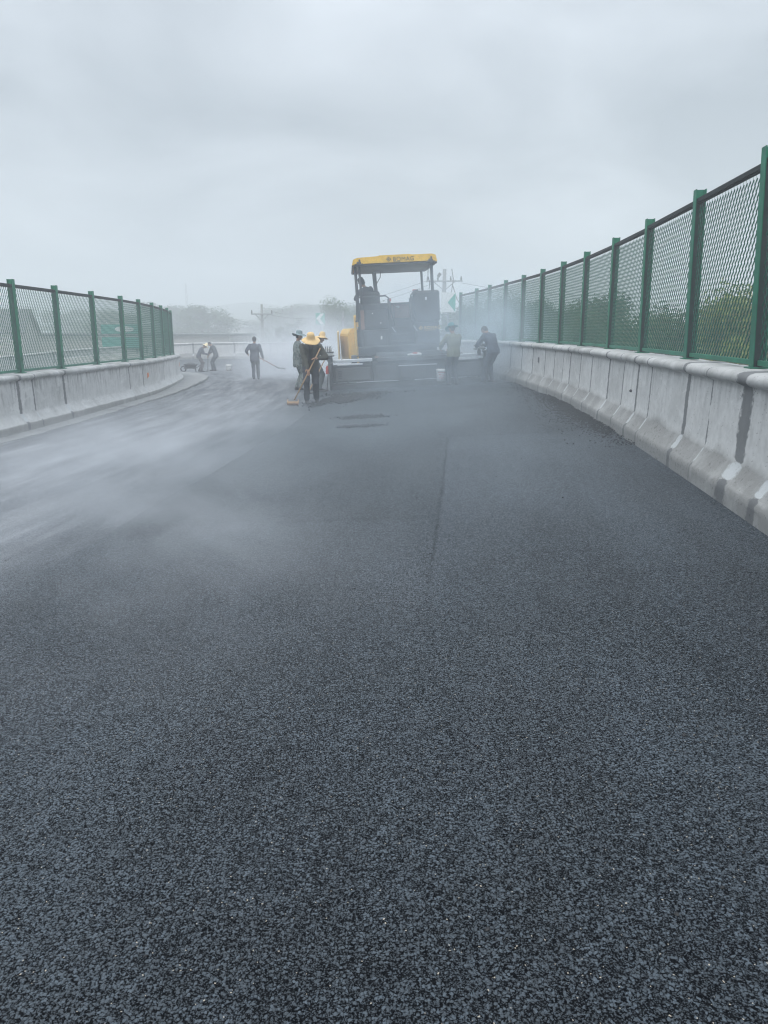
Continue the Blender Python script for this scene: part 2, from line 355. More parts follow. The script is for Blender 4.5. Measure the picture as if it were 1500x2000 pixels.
# profile: n (metres outward from the road face), z (height)
PROF = [(0, -.25), (0, 0), (0, .06), (0, .12), (.002, .17), (.02, .195), (.05, .235), (.085, .29), (.115, .34), (.13, .38), (.135, .46), (.138, .56), (.14, .66), (.143, .76),
        (.146, .86), (.149, .94), (.150, .985), (.125, .995), (.095, 1.012), (.082, 1.035), (.085, 1.065), (.105, 1.09), (.14, 1.103), (.22, 1.108), (.34, 1.108), (.52, 1.105), (.54, 1.09), (.54, .4), (.54, -1.2)]
def barrier(name, label, P, t0, t1, side, joints, step=.045, seed=0):
    s, X, tg = curve_pts(P, t0, t1, step)
    rnd = random.Random(seed); V, UV, dk, lt, gm, dp, tn = [], [], [], [], [], [], []; jl_ = sorted(j for j, w in joints); tones = [rnd.random() for _ in range(len(jl_) + 2)]
    off = 0
    for k in range(len(s)):
        nrm = np.array([tg[k][1], -tg[k][0]]) * side      # outward
        hump = .006 * mnoise.noise(Vector((s[k] * 2.3, seed, 0))) + .004 * mnoise.noise(Vector((s[k] * 9, seed, 3)))
        jd, jl = 0., 0.
        for (js, jw) in joints:
            dd = abs(s[k] - js)
            if dd < jw * 1.5: jd = max(jd, 1 - dd / (jw * 1.2))
        for (n, z) in PROF:
            cope = .98 < z and n < .5
            nn = n + (hump * 2.2 * (1 if cope else .4))
            V.append((X[k][0] + nrm[0] * nn, X[k][1] + nrm[1] * nn, X[k][2] + z + (hump if z > 0 else 0))); UV.append((s[k], z))
            slope = .2 < z < .37
            jdd = max(0, jd)
            dk.append(jdd if not slope else 0)
            lt.append(jdd * 1.1 if slope else (.25 * max(0, mnoise.noise(Vector((s[k] * .6, z * 2, seed + 9)))) if z < .6 else 0))
            gz_ = .95 if z < .19 else ((.86 if side > 0 else .40) if z < .36 else ((.50 if side > 0 else .3) if z < .44 else (.52 if z > 1.0 else .16)))
            gm.append(gz_ + .25 * mnoise.noise(Vector((s[k] * .5, z, seed))))
            tn.append(tones[int(np.searchsorted(jl_, s[k]))] if .36 < z < 1.0 else .5)
            dp.append((min(1, max(0, (z - .35) * 1.5)) if z < .99 else .35) * (.45 if side > 0 else 1))
    o = grid_obj(name, V, len(s), len(PROF), M_CONC, UV, {'dark': dk, 'light': lt, 'grime': gm, 'drip': dp, 'tone': tn}, smooth=True, flip=(side > 0))
    tag(o, label, 'concrete barrier', 'concrete barriers along the road'); return o, s, X, tg
# joints on the right barrier, given by Y of the joint
def s_at_y(P, t0, t1, ys):
    s, X, tg = curve_pts(P, t0, t1, .05); return [float(np.interp(y, X[:, 1][:np.argmax(X[:, 1]) + 1], s[:np.argmax(X[:, 1]) + 1])) for y in ys]
jy = [(5.62, .12), (6.35, .19), (8.05, .10), (9.6, .035), (11.2, .035), (12.2, .07), (13.6, .05), (7.25, .035), (10.3, .07), (14.6, .04), (17.2, .05), (20.9, .06), (15.6, .07), (16.3, .035), (18.2, .05), (19.6, .06), (22.3, .09), (25.5, .07), (28.6, .08), (31.5, .06), (34.5, .09), (38.5, .08), (42.5, .1)]
js = s_at_y(ST_R, 0, 16, [a for a, b in jy]); JR = [(a, b[1]) for a, b in zip(js, jy)] + [(60 + 3.1 * i, .09) for i in range(16)]
bar_r, sR, XR, tR = barrier('concrete_barrier', 'pale grey concrete barrier under the right fence, sweeping left behind the paving machine', ST_R, 0, 16, 1, JR, step=.05, seed=3)
jl = [(14.9, .09), (15.5, .05), (17.0, .10), (21.6, .05), (23.0, .06), (26.5, .05), (30.5, .06), (34, .08)]
jsl = s_at_y(ST_L, 0, 11.5, [a for a, b in jl]); JL = [(a, b[1]) for a, b in zip(jsl, jl)]
bar_l, sL, XL, tL = barrier('concrete_barrier', 'stained concrete barrier with dark drips under the left fence and a raised gutter', ST_L, 0, 11.5, -1, JL, step=.05, seed=11)

# gutter strip at the foot of the left barrier, a low raised slab that widens in the bend
M_GUT = paint('gutter_concrete', (.21, .215, .215), .8, wear=.7, scale=2.0, dirt=(.08, .082, .085))
V, UV = [], []; s, X, tg = curve_pts(ST_L, 0, 12, .2)
for k in range(len(s)):
    y = X[k][1]; wd = .30 + .75 * min(1, max(0, (s[k] - 30) / 13)); h = .02 + .07 * min(1, max(0, (s[k] - 26) / 12))
    n = np.array([tg[k][1], -tg[k][0]]) * 1.0
    wd += .02 * math.sin(s[k] * 3.1) + .015 * math.sin(s[k] * 7.7)
    for (a, z) in ((-.02, h + .03), (wd * .5, h + .012), (wd, h), (wd + .012, h - .012), (wd + .02, -.05)):
        V.append((X[k][0] + n[0] * a, X[k][1] + n[1] * a, X[k][2] + z + a * .05)); UV.append((a, s[k]))
gut = grid_obj('kerb_gutter', V, len(s), 5, M_GUT, UV, smooth=False, flip=True); tag(gut, kind='structure')

# ------------------------------------------------------------------ fences
def green_mat():
    g = G('fence_green'); v = g.obj(); n = g.noise(v, 5, 5, .6); n2 = g.noise(v, 60, 3)
    col = g.mix(g.rng(n, .35, .7), (.0015, .120, .062, 1), (.006, .205, .112, 1)); col = g.mix(g.rng(n2, .6, .8, 0, .3), col, (.10, .19, .15, 1))
    rnd_ = g.n('ShaderNodeObjectInfo').outputs['Random']; z_ = g.n('ShaderNodeSeparateXYZ', {0: v}).outputs[2]
    col = g.mix(g.math('MULTIPLY', rnd_, .35), col, (.020, .14, .11, 1))
    dust = g.math('MULTIPLY', g.rng(g.math('ADD', z_, g.math('MULTIPLY', n, .9)), .35, 1.0, 1, 0), .22)
    col = g.mix(dust, col, (.085, .10, .105, 1))
    g.bsdf(col, .55, 0, n2, .1, .002, spec=.3); return g.m
M_GREEN = green_mat(); M_RAIL = paint('fence_rail_dark', (.006, .012, .014), .85, wear=.2, dirt=(.02, .025, .028))
M_MESH = paint('fence_mesh_green', (.003, .105, .066), .7, wear=.12)
POST_H = 1.80
def post_mesh():
    bm = bmesh.new(); h = POST_H                     # H section: two flanges and a web, local x along the fence, y outward
    w, dpt, tk = .105, .10, .008
    box(bm, (0, -dpt / 2, h / 2), (w, tk, h)); box(bm, (0, dpt / 2, h / 2), (w, tk, h)); box(bm, (0, 0, h / 2), (tk, dpt - tk - .001, h - .004))
    box(bm, (0, 0, .008), (.16, .17, .016))
    for zz_ in (.25, .9, 1.55):
        for xx in (-.03, .03): box(bm, (xx, -dpt / 2 - .008, zz_), (.014, .012, .014), bev=.003)
    return bm
def mesh_panel(L, H):
    cw, ch = .085, .112; nx = int(round(L / cw)); nz = int(round(H / ch)); cw = L / nx; ch = H / nz
    vs, fs = [], []; hw, ht = .0055, .0026
    for i in range(nx * 2):
        for j in range(nz * 2):
            if (i + j) % 2: continue
            # zigzag strand from node (i,j) to neighbours (i+1, j+1) and (i+1, j-1)
            for dj in (1, -1):
                j2 = j + dj
                if j2 < 0 or j2 > nz * 2: continue
                x0, z0, x1, z1 = -L / 2 + i * cw / 2, j * ch / 2, -L / 2 + (i + 1) * cw / 2, j2 * ch / 2
                dx, dz = x1 - x0, z1 - z0; ln = math.hypot(dx, dz); px, pz = -dz / ln * hw, dx / ln * hw
                b = len(vs); tl = ht * (1 if dj > 0 else -1)
                vs += [(x0 + px, ht + tl, z0 + pz), (x0 - px, -ht + tl, z0 - pz), (x1 + px, ht - tl, z1 + pz), (x1 - px, -ht - tl, z1 - pz),
                       (x0 + px, ht + tl + .002, z0 + pz), (x0 - px, -ht + tl + .002, z0 - pz), (x1 + px, ht - tl + .002, z1 + pz), (x1 - px, -ht - tl + .002, z1 - pz)]
                fs += [(b, b + 1, b + 3, b + 2), (b + 4, b + 6, b + 7, b + 5), (b, b + 2, b + 6, b + 4), (b + 1, b + 5, b + 7, b + 3)]
    me = bpy.data.meshes.new('mesh_panel'); me.from_pydata(vs, [], fs); me.materials.append(M_MESH); return me
PANEL_L, PANEL_H = 2.0, 1.60
PANEL = mesh_panel(PANEL_L, PANEL_H)
POST_ME = None
def strip_mesh(mat):  # panel end frames, their dark colour also painting the shade inside the post channel
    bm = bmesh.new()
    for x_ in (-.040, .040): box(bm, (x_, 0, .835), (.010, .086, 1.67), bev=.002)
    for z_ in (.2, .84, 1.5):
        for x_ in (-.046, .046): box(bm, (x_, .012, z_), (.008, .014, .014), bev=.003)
    o = mesh_obj('shaded_frame_strip', bm, mat); me = o.data; bpy.data.objects.remove(o); return me
STRIP = {1: strip_mesh(paint('frame_shade_dark', (.012, .024, .026), .5, wear=.5, scale=3, dirt=(.05, .048, .055))), -1: strip_mesh(paint('frame_shade_green', (.010, .070, .052), .5, wear=.35, scale=3, dirt=(.035, .045, .045)))}
def fence(label, pts, side, lean={}):
    """pts: list of (x, y, z) post feet on the barrier top"""
    global POST_ME
    root = thing('mesh_fence', label, 'fence', tuple(pts[0]), 0, 'green mesh fences on the barriers')
    inv = Vector(pts[0])
    if POST_ME is None:
        t = mesh_obj('post', post_mesh(), M_GREEN); POST_ME = t.data; bpy.data.objects.remove(t)
    angs = []
    for i, p in enumerate(pts):
        a_, b_ = Vector(pts[max(i - 1, 0)]), Vector(pts[min(i + 1, len(pts) - 1)]); dd = b_ - a_; ang = math.atan2(dd.y, dd.x)
        o = bpy.data.objects.new('post', POST_ME); COL.objects.link(o); o.parent = root
        o.location = Vector(p) - inv; o.rotation_euler = (random.uniform(-.006, .006) - lean.get(i, 0), random.uniform(-.006, .006), ang)
        q = bpy.data.objects.new('shaded_frame_strip', STRIP[side]); COL.objects.link(q); q.parent = o; q.location = (0, 0, .012)
    for i in range(len(pts) - 1):
        a_, b_ = Vector(pts[i]) - inv, Vector(pts[i + 1]) - inv; dd = b_ - a_; L = dd.length; ang = math.atan2(dd.y, dd.x); tilt = -math.asin(dd.z / L)
        mid_ = (a_ + b_) / 2
        Mr = Matrix.Rotation(ang, 4, 'Z') @ Matrix.Rotation(tilt, 4, 'Y') @ Matrix.Rotation(-(lean.get(i, 0) + lean.get(i + 1, 0)) / 2 + random.uniform(-.008, .008), 4, 'X')
        off = Mr @ Vector((0, .0, 0))
        o = bpy.data.objects.new('mesh_panel', PANEL); COL.objects.link(o); o.parent = root
        o.matrix_local = Matrix.Translation(mid_ + Vector((0, 0, .07))) @ Mr @ Matrix.Diagonal(((L - .10) / PANEL_L, 1, 1, 1))
        bm = bmesh.new()
        box(bm, (0, .0, 1.685), (L - .012, .05, .045), bev=.004); box(bm, (0, 0, 1.655), (L - .012, .006, .03))
        f = mesh_obj('top_rail', bm, M_RAIL, root); f.matrix_local = Matrix.Translation(mid_) @ Mr
        bm = bmesh.new(); box(bm, (0, .0, .05), (L - .112, .04, .045), bev=.004)
        f = mesh_obj('bottom_rail', bm, M_GREEN, root); f.matrix_local = Matrix.Translation(mid_) @ Mr
    return root
def along(s, X, tg, side, svals, n=.38, z=1.108):
    out_ = []
    for v in svals:
        p = [np.interp(v, s, X[:, k]) for k in range(3)]; t_ = [np.interp(v, s, tg[:, k]) for k in range(2)]; nn = np.array([t_[1], -t_[0]]) * side
        out_.append((p[0] + nn[0] * n, p[1] + nn[1] * n, p[2] + z))
    return out_
def s_of(s, X, y): k = np.argmax(X[:, 1]); return float(np.interp(y, X[:k, 1], s[:k]))
# right fence posts (Y of each post as measured)
yr = [4.75, 6.87, 8.93, 11.2, 13.4, 15.7, 17.85, 19.95, 22.1, 24.3, 26.55, 28.5, 31.0]
fr = fence('green mesh fence on the right barrier, dark trees behind it', along(sR, XR, tR, 1, [s_of(sR, XR, y) for y in yr]), 1, {0: .06, 1: .05, 2: .026, 3: .01})
yl = [13.5, 15.55, 17.55, 19.85, 22.1, 24.1, 26.35, 28.65, 30.8, 33.0, 34.9, 36.6]
fl = fence('green mesh fence on the left barrier, buildings behind it', along(sL, XL, tL, -1, [s_of(sL, XL, y) for y in yl]), -1)

# painted marks on the barriers
M_OR = paint('orange_mark', (.75, .22, .05), .7, wear=.3); M_DK = paint('dark_mark', (.10, .10, .11), .7)
def barrier_mark(y, z, w, h, s, X, tg, side, mat, par):
    sv = s_of(s, X, y); p = along(s, X, tg, side, [sv], n=.139 - .008, z=z)[0]; t_ = [np.interp(sv, s, tg[:, k]) for k in range(2)]
    poly = [(-w / 2, -h / 2), (-w * .1, -h / 2), (w * .0, -h * .25), (w / 2, -h * .35), (w * .42, h / 2), (-w * .45, h / 2)]
    bm = bmesh.new(); prism(bm, poly, -.002, .002, 'y')
    o = mesh_obj('painted_mark', bm, mat, par); o.location = p; o.rotation_euler = (0, 0, math.atan2(t_[1], t_[0]))
barrier_mark(23.6, .66, .20, .16, sL, XL, tL, -1, M_OR, bar_l); barrier_mark(32.3, .72, .22, .18, sL, XL, tL, -1, M_OR, bar_l)
barrier_mark(18.9, .72, .15, .14, sR, XR, tR, 1, M_DK, bar_r)
bm = bmesh.new(); ell(bm, (0, 0, 0), (.02, .02, .02)); o = mesh_obj('bolt_hole', bm, M_DK, bar_r); o.location = along(sR, XR, tR, 1, [s_of(sR, XR, 10.6)], n=.125, z=.62)[0]

# ------------------------------------------------------------------ terrain, embankment, hills
TZ = EYE - 6.0
def ground_mat():
    g = G('field_grass'); v = g.obj(); n = g.noise(v, .05, 6, .6); n2 = g.noise(v, 1.5, 5, .7)
    g.bsdf(g.mix(g.rng(n, .35, .65), g.mix(n2, (.035, .06, .02, 1), (.07, .10, .035, 1)), (.13, .12, .08, 1)), .9, 0, n2, .5, .1, spec=.2); return g.m
M_GRD = ground_mat()
bm = bmesh.new(); N = 60
rad = [0] + list(np.geomspace(12, 1150, N)); rings = []
for i, r_ in enumerate(rad):
    rings.append([bm.verts.new((0, 30, TZ))] if i == 0 else [bm.verts.new((r_ * math.cos(k * math.pi / 36), 30 + r_ * math.sin(k * math.pi / 36), TZ + (0 if r_ < 60 else .9 * mnoise.noise(Vector((r_ * math.cos(k * math.pi / 36) * .012, r_ * math.sin(k * math.pi / 36) * .012, 0)))))) for k in range(72)])
for a_, b_ in zip(rings, rings[1:]):
    for k in range(72):
        f = list(dict.fromkeys([a_[k % len(a_)], b_[k], b_[(k + 1) % 72], a_[(k + 1) % len(a_)]])); bm.faces.new(f)
ter = mesh_obj('terrain', bm, M_GRD, smooth=True); tag(ter, kind='structure')
def embank(P, t0, t1, side, name):
    s, X, tg = curve_pts(P, t0, t1, 1.0); V, UV = [], []
    for k in range(len(s)):
        n = np.array([tg[k][1], -tg[k][0]]) * side
        for (a_, z) in ((.53, .35), (1.0, .28), (3.2, -1.4), (6.5, TZ - X[k][2] - .3)):
            V.append((X[k][0] + n[0] * a_, X[k][1] + n[1] * a_, X[k][2] + z)); UV.append((a_, s[k]))
    o = grid_obj(name, V, len(s), 4, M_GRD, UV, flip=side > 0); tag(o, kind='structure')
embank(ST_R, 0, 11, 1, 'embankment_slope'); embank(ST_L, 0, 9.0, -1, 'embankment_slope')

def ridge(name, y0, x0, x1, h0, h1, seed, mat, depth=120, n=90):
    V = []; m = 8
    for i in range(n + 1):
        x = x0 + (x1 - x0) * i / n
        hh = h0 + (h1 - h0) * (.5 + .5 * mnoise.fractal(Vector((x * .006 + seed, seed, 0)), 1.0, 2.0, 5)) + 1.6 * mnoise.noise(Vector((x * .12, seed, 0)))
        hh *= min(1, i / 8, (n - i) / 8)
        for j in range(m + 1):
            u = j / m; pr = math.sin(math.pi * u) ** .8
            V.append((x + 12 * mnoise.noise(Vector((x * .01, j, seed))), y0 + depth * (u - .5), TZ - 1 + max(0, hh) * pr + (1.2 * mnoise.noise(Vector((x * .1, j * 3, seed))) if 0 < j < m else 0)))
    o = grid_obj(name, V, n + 1, m + 1, mat, None, flip=False); tag(o, kind='structure'); return o
M_HILL = leafmat('hill_woods', (.03, .055, .03), (.06, .09, .045))
ridge('hills', 330, -320, 320, 9, 19, 2.3, M_HILL); ridge('hills', 620, -600, 600, 12, 27, 7.9, M_HILL, 200)

# ------------------------------------------------------------------ trees
M_BARK = paint('bark', (.09, .075, .06), .9, wear=.4)
def tree_meshes(seed, H, Rr, nleaf, leaf, low=.18, clumps=26):
    """trunk+limbs mesh and a crown of leaf faces gathered in clumps through an uneven volume"""
    rn = random.Random(seed); bt = bmesh.new()
    tube(bt, [(0, 0, -.3), (rn.uniform(-.1, .1), rn.uniform(-.1, .1), H * .3), (rn.uniform(-.3, .3), rn.uniform(-.3, .3), H * .6), (0, 0, H * .85)], [H * .028, H * .022, H * .014, H * .004], 8)
    cl = []
    for i in range(clumps):
        z = H * (low + (.95 - low) * (i + .5) / clumps); u = (z / H - low) / (1 - low)
        rr = Rr * (math.sin(math.pi * min(1, .12 + .86 * u)) ** .6) * rn.uniform(.35, .95); an = i * 2.4 + rn.uniform(-.5, .5)
        c = Vector((rr * math.cos(an), rr * math.sin(an), z)); cl.append((c, Rr * rn.uniform(.26, .46)))
        tube(bt, [(0, 0, max(H * .15, z - rr * .7)), tuple((c + Vector((0, 0, z - rr * .4))) / 2 + Vector((0, 0, rn.uniform(-.1, .1)))), tuple(c)], [H * .011, H * .007, H * .002], 5)
    vs, fs = [], []
    for i in range(nleaf):
        c, r_ = rn.choice(cl); dd = Vector((rn.gauss(0, 1), rn.gauss(0, 1), rn.gauss(0, .75))); 
        if dd.length > 1e-3: dd = dd.normalized() * (rn.random() ** .45)
        p = c + dd * r_ * (1 + .35 * mnoise.noise(c * .7 + dd * 2.1))
        n = (dd + Vector((rn.uniform(-.8, .8), rn.uniform(-.8, .8), rn.uniform(-.2, 1)))).normalized(); t = n.orthogonal().normalized(); t = (Matrix.Rotation(rn.uniform(0, 6.28), 3, n) @ t); b = n.cross(t)
        L = leaf * rn.uniform(.6, 1.3); w = L * .42; k = len(vs)
        vs += [tuple(p - t * L * .5), tuple(p + b * w * .5), tuple(p + t * L * .5 + n * L * -.12), tuple(p - b * w * .5)]; fs.append((k, k + 1, k + 2, k + 3))
    return bt, (vs, fs)
def make_tree(name, label, loc, H, Rr, mat, seed, nleaf=9000, leaf=.16, group='trees beyond the right fence', low=.12):
    root = thing(name, label, 'tree', loc, 0, group); bt, cr_ = tree_meshes(seed, H, Rr, nleaf, leaf, low)
    mesh_obj('trunk', bt, M_BARK, root, smooth=True); mesh_obj('crown', cr_, mat, root); return root
ML1 = leafmat('leaves_dark', (.030, .058, .022), (.075, .120, .045)); ML2 = leafmat('leaves_yellow_green', (.085, .125, .02), (.20, .24, .045)); ML3 = leafmat('leaves_mid', (.04, .08, .03), (.10, .145, .06))
protos = {}
def tree_at(x, top, y, kind, label, rz, Rr=2.4, group='trees beyond the right fence', name='broadleaf_tree'):
    """top: height of the crown's top above the eye"""
    H = EYE + top - .35 - TZ
    if kind not in protos:
        m, sd, nl = {'a': (ML1, 5, 24000), 'b': (ML3, 9, 24000), 'c': (ML2, 14, 24000), 'd': (ML1, 23, 24000)}[kind]
        protos[kind] = make_tree(name, label, (x, y, TZ), 8.0, 2.4, m, sd, nl, .19, group); o = protos[kind]
    else: o = dup(protos[kind])
    o.name = name; o['label'] = label; o['group'] = group
    o.location = (x, y, TZ); o.rotation_euler = (0, 0, rz); s_ = H / 8.0; o.scale = (Rr / 2.4, Rr / 2.4, s_); return o
tree_at(10.6, 1.35, 23.0, 'c', 'yellow-green tree behind the nearest right fence panel', .3, 2.3)
tree_at(10.3, .95, 26.5, 'a', 'rounded dark tree just left of the yellow-green tree', 1.1, 2.3)
tree_at(9.0, .85, 27.5, 'b', 'mid green tree seen through the fourth fence panel from the right edge', 2.2, 2.1)
tree_at(9.4, 1.7, 34.5, 'a', 'dark tree behind the fifth fence panel, taller than its neighbours', 3.0, 2.4)
tree_at(7.6, .9, 31.0, 'b', 'low mid green tree at the middle of the right fence', 4.0, 2.2)
tree_at(8.2, 1.6, 39.0, 'd', 'dark bushy tree behind the middle of the right fence', 5.1, 2.6)
tree_at(6.6, 2.0, 43.0, 'a', 'tall dark tree near the far end of the right fence', .9, 2.2)
tree_at(4.9, 1.55, 46.5, 'b', 'pale leafy tree above the end of the right fence', 1.9, 3.0)
tree_at(13.0, .7, 30.0, 'd', 'dark tree at the right edge behind the yellow-green one', 2.5, 2.6)
tree_at(12.2, .2, 20.0, 'a', 'dark low tree close behind the right edge of the fence', 2.9, 2.4)
tree_at(-3.4, 2.3, 61.0, 'b', 'rounded green tree left of the paving machine', .4, 2.1, 'trees beyond the far wall')
tree_at(-.6, 2.1, 62.5, 'd', 'leafy tree seen over the machine between its consoles', 2.4, 2.6, 'trees beyond the far wall')
tree_at(2.2, 2.0, 66.0, 'a', 'tree behind the right console of the machine', 3.4, 3.0, 'trees beyond the far wall')
fw = [(-37, 4.2, 132, 'a', 6.5), (-27, 3.5, 118, 'd', 5.5), (-46, 3.0, 128, 'b', 5), (-16, 4.2, 140, 'b', 7), (-9, 4.0, 136, 'a', 7), (-20, 4.3, 165, 'd', 9), (-4, 3.2, 110, 'b', 4.5), (-60, 3.6, 150, 'a', 6), (-75, 4.4, 160, 'b', 7), (-33, 2.2, 98, 'd', 4)]
wl = ['widest hazy tree above the couple working by the far wall', 'fainter tree right of the widest hazy one', 'hazy tree behind the end of the left fence', 'broad hazy tree crown left of the chevron sign',
      'hazy tree behind the chevron sign', 'faintest far tree crown near the middle of the horizon', 'hazy low tree between the chevron sign and the rounded green tree', 'hazy tree seen through the left fence',
      'hazy tree far left above the dark roofed house', 'small hazy tree by the white hut']
for i, (x, tp, y, k, rr) in enumerate(fw): tree_at(x, tp, y, k, wl[i], i * 1.3, rr, 'hazy trees on the plain')
# bare shrubs behind the far wall
def shrub(x, y, zt, label, seed):
    rn = random.Random(seed); bm = bmesh.new(); h = EYE + zt - TZ
    tube(bm, [(0, 0, 0), (.1, 0, h * .5), (0, .1, h)], [.06, .035, .008], 5); vs, fs = [], []
    for i in range(34):
        z = h * rn.uniform(.45, 1); an = rn.uniform(0, 6.3); l = rn.uniform(.5, 1.5) * (1.3 - z / h * .6)
        e_ = Vector((math.cos(an) * l, math.sin(an) * l, z + l * .6)); tube(bm, [(0, 0, z), tuple((Vector((0, 0, z)) + e_) / 2 - Vector((0, 0, .08))), tuple(e_)], [.02, .014, .005], 4)
        for q in range(26):
            p = Vector((0, 0, z)).lerp(e_, rn.uniform(.35, 1.05)) + Vector((rn.gauss(0, .09), rn.gauss(0, .09), rn.gauss(0, .09))); k = len(vs); t = Vector((rn.uniform(-1, 1), rn.uniform(-1, 1), rn.uniform(-1, 1))).normalized() * .07; b = t.orthogonal().normalized() * .03
            vs += [tuple(p - t), tuple(p + b), tuple(p + t), tuple(p - b)]; fs.append((k, k + 1, k + 2, k + 3))
    r_ = thing('sparse_shrub', label, 'shrub', (x, y, TZ), 0, 'sparse shrubs behind the far wall'); mesh_obj('stem', bm, M_BARK, r_); mesh_obj('foliage', (vs, fs), ML1, r_)
shrub(-8.0, 58, -.1, 'sparse shrub just right of the utility pole', 1); shrub(-6.6, 58, .2, 'taller sparse shrub left of the chevron sign', 2); shrub(-7.3, 60.5, -.2, 'thin shrub between the two other sparse shrubs', 4)

# ------------------------------------------------------------------ utility poles, wires, signs, buildings
M_POLE = paint('pole_concrete', (.22, .22, .21), .8); M_STEEL = paint('galvanised_steel', (.30, .31, .32), .5, .6); M_INS = paint('insulator', (.09, .07, .06), .3)
def upole(x, y, top, label, rz=0, wide=.95, double=False, r=.12):
    root = thing('utility_pole', label, 'utility pole', (x, y, TZ), rz, 'utility poles with wires'); H = EYE + top - TZ
    bm = bmesh.new(); tube(bm, [(0, 0, -.5), (0, 0, H)], [r * 1.3, r * .75], 10); mesh_obj('mast', bm, M_POLE, root, True)
    for zc in ((H - .75,) if not double else (H - .8, H - 2.6)):
        bm = bmesh.new(); box(bm, (0, -.13, zc), (wide * 2, .09, .09), bev=.01)
        for s_ in (-1, 1): tube(bm, [(s_ * wide * .62, -.13, zc), (0, -.1, zc - .62)], .028, 6)
        mesh_obj('crossarm', bm, M_STEEL, root)
        for px in ((-wide * .92, wide * .92) if not double else (-wide * .92, -wide * .35, wide * .35, wide * .92)):
            bm = bmesh.new(); lathe(bm, [(0, 0), (.05, 0), (.07, .05), (.04, .08), (.075, .12), (.04, .17), (.05, .24), (0, .28)], 10, Matrix.Translation((px, -.13, zc + .045))); mesh_obj('insulator', bm, M_INS, root, True)
    return root
upole(-9.7, 63, 1.8, 'thin utility pole with a crossarm left of the middle, above the walking worker', .1, .85)
upole(-11.6, 100, 2.7, 'fainter utility pole with a crossarm near the chevron sign', .1, 1.3)
upole(-2.95, 57, 1.15, 'slim bare pole in front of the rounded green tree', 0, .05, r=.06)
up2 = upole(4.15, 55, 3.9, 'utility pole with fittings right of the machine canopy', -.15, 1.25, True, .16)
bm = bmesh.new(); tube(bm, [(.55, -.13, 8.9), (.9, -.2, 7.9), (1.5, -.2, 7.0), (2.0, -.3, 6.7)], .03, 6); tube(bm, [(.5, -.13, 9.9), (.62, -.2, 9.2), (.5, -.2, 8.3)], .03, 6); box(bm, (-.35, -.2, 9.5), (.2, .2, .3), (0, .6, 0), bev=.03)
for i in range(5): ell(bm, (1.0 + i * .28, -.3, 6.75 + .05 * (i % 2)), (.05, .05, .11), sub=1)
mesh_obj('switchgear', bm, M_INS, up2)
M_WIRE = paint('wire_black', (.03, .03, .035), .5)
def wire(name_label, p0, p1, sag, r=.012):
    pts = [tuple(Vector(p0).lerp(Vector(p1), i / 14) - Vector((0, 0, sag * 4 * (i / 14) * (1 - i / 14)))) for i in range(15)]
    bm = bmesh.new(); tube(bm, pts, r, 5); o = mesh_obj('overhead_wire', bm, M_WIRE); tag(o, name_label, 'wire', 'overhead wires'); return o
wire('upper overhead wire rising from behind the canopy to the right pole', (-5, 75, EYE + 1.9), (3.0, 55, EYE + 3.15), .2)
wire('middle overhead wire rising from behind the canopy to the right pole', (-5, 75.5, EYE + 1.5), (3.7, 55, EYE + 3.1), .3)
wire('lowest overhead wire passing between the machine consoles', (-5, 76, EYE + 1.0), (3.0, 55, EYE + 1.9), .3)
wire('wire from the right pole towards the fence', (5.3, 55, EYE + 1.4), (12, 50, EYE + .9), .15)
wire('upper wire from the right pole behind the fence', (5.3, 55, EYE + 3.0), (14, 45, EYE + 1.8), .3)
wire('upper hazy wire across the far poles', (-8.9, 63, EYE + 1.25), (-10.3, 100, EYE + 1.95), .25, .015)
wire('hazy wire from the far pole to the rounded tree', (-10.3, 100, EYE + 1.95), (-2.95, 57, EYE + 1.0), .2, .015)
wire('lower hazy wire behind the chevron sign', (-8.9, 63, EYE + .95), (-2.95, 57, EYE + .75), .2, .013)

M_SW = paint('sign_white', (.75, .77, .76), .5, wear=.15); M_SG = paint('sign_green', (.01, .34, .24), .45, wear=.1); M_SB = paint('sign_back', (.3, .31, .31), .5, .5)
def chevron_sign(x, y, zb, w, h, rz, label, wallz, lft=True):
    root = thing('chevron_sign', label, 'road sign', (x, y, wallz), rz, 'green and white bend signs'); b0 = zb - wallz
    bm = bmesh.new(); tube(bm, [(0, .05, 0), (0, .05, b0 + h)], .035, 8); box(bm, (0, .05, .01), (.16, .16, .02)); mesh_obj('post', bm, M_STEEL, root, False)
    bm = bmesh.new(); box(bm, (0, 0, b0 + h / 2), (w, .02, h), bev=.008); mesh_obj('panel', bm, M_SG, root)
    bm = bmesh.new()                                   # white arrowhead pointing left
    m = w * .5 - .03; c = h / 2; t = w * .42; hh = h / 2 - .03
    up_ = [(-m, 0), (m - t, hh), (m, hh), (-m + t, 0)]
    for sg in (1, -1):
        poly = [(px, b0 + c + sg * pz) for px, pz in up_]; prism(bm, poly, -.016, -.011, 'y')
    mesh_obj('chevron', bm, M_SW, root); return root
def wall_top(x, y):
    k = np.argmin((XR[:, 0] - x) ** 2 + (XR[:, 1] - y) ** 2); return along(sR, XR, tR, 1, [sR[k]], n=.34, z=1.105)[0]
p = wall_top(-4.25, 48.7); chevron_sign(p[0], p[1], EYE + .18, .56, .70, .12, 'small green and white chevron sign on the far wall, left of the machine', p[2])
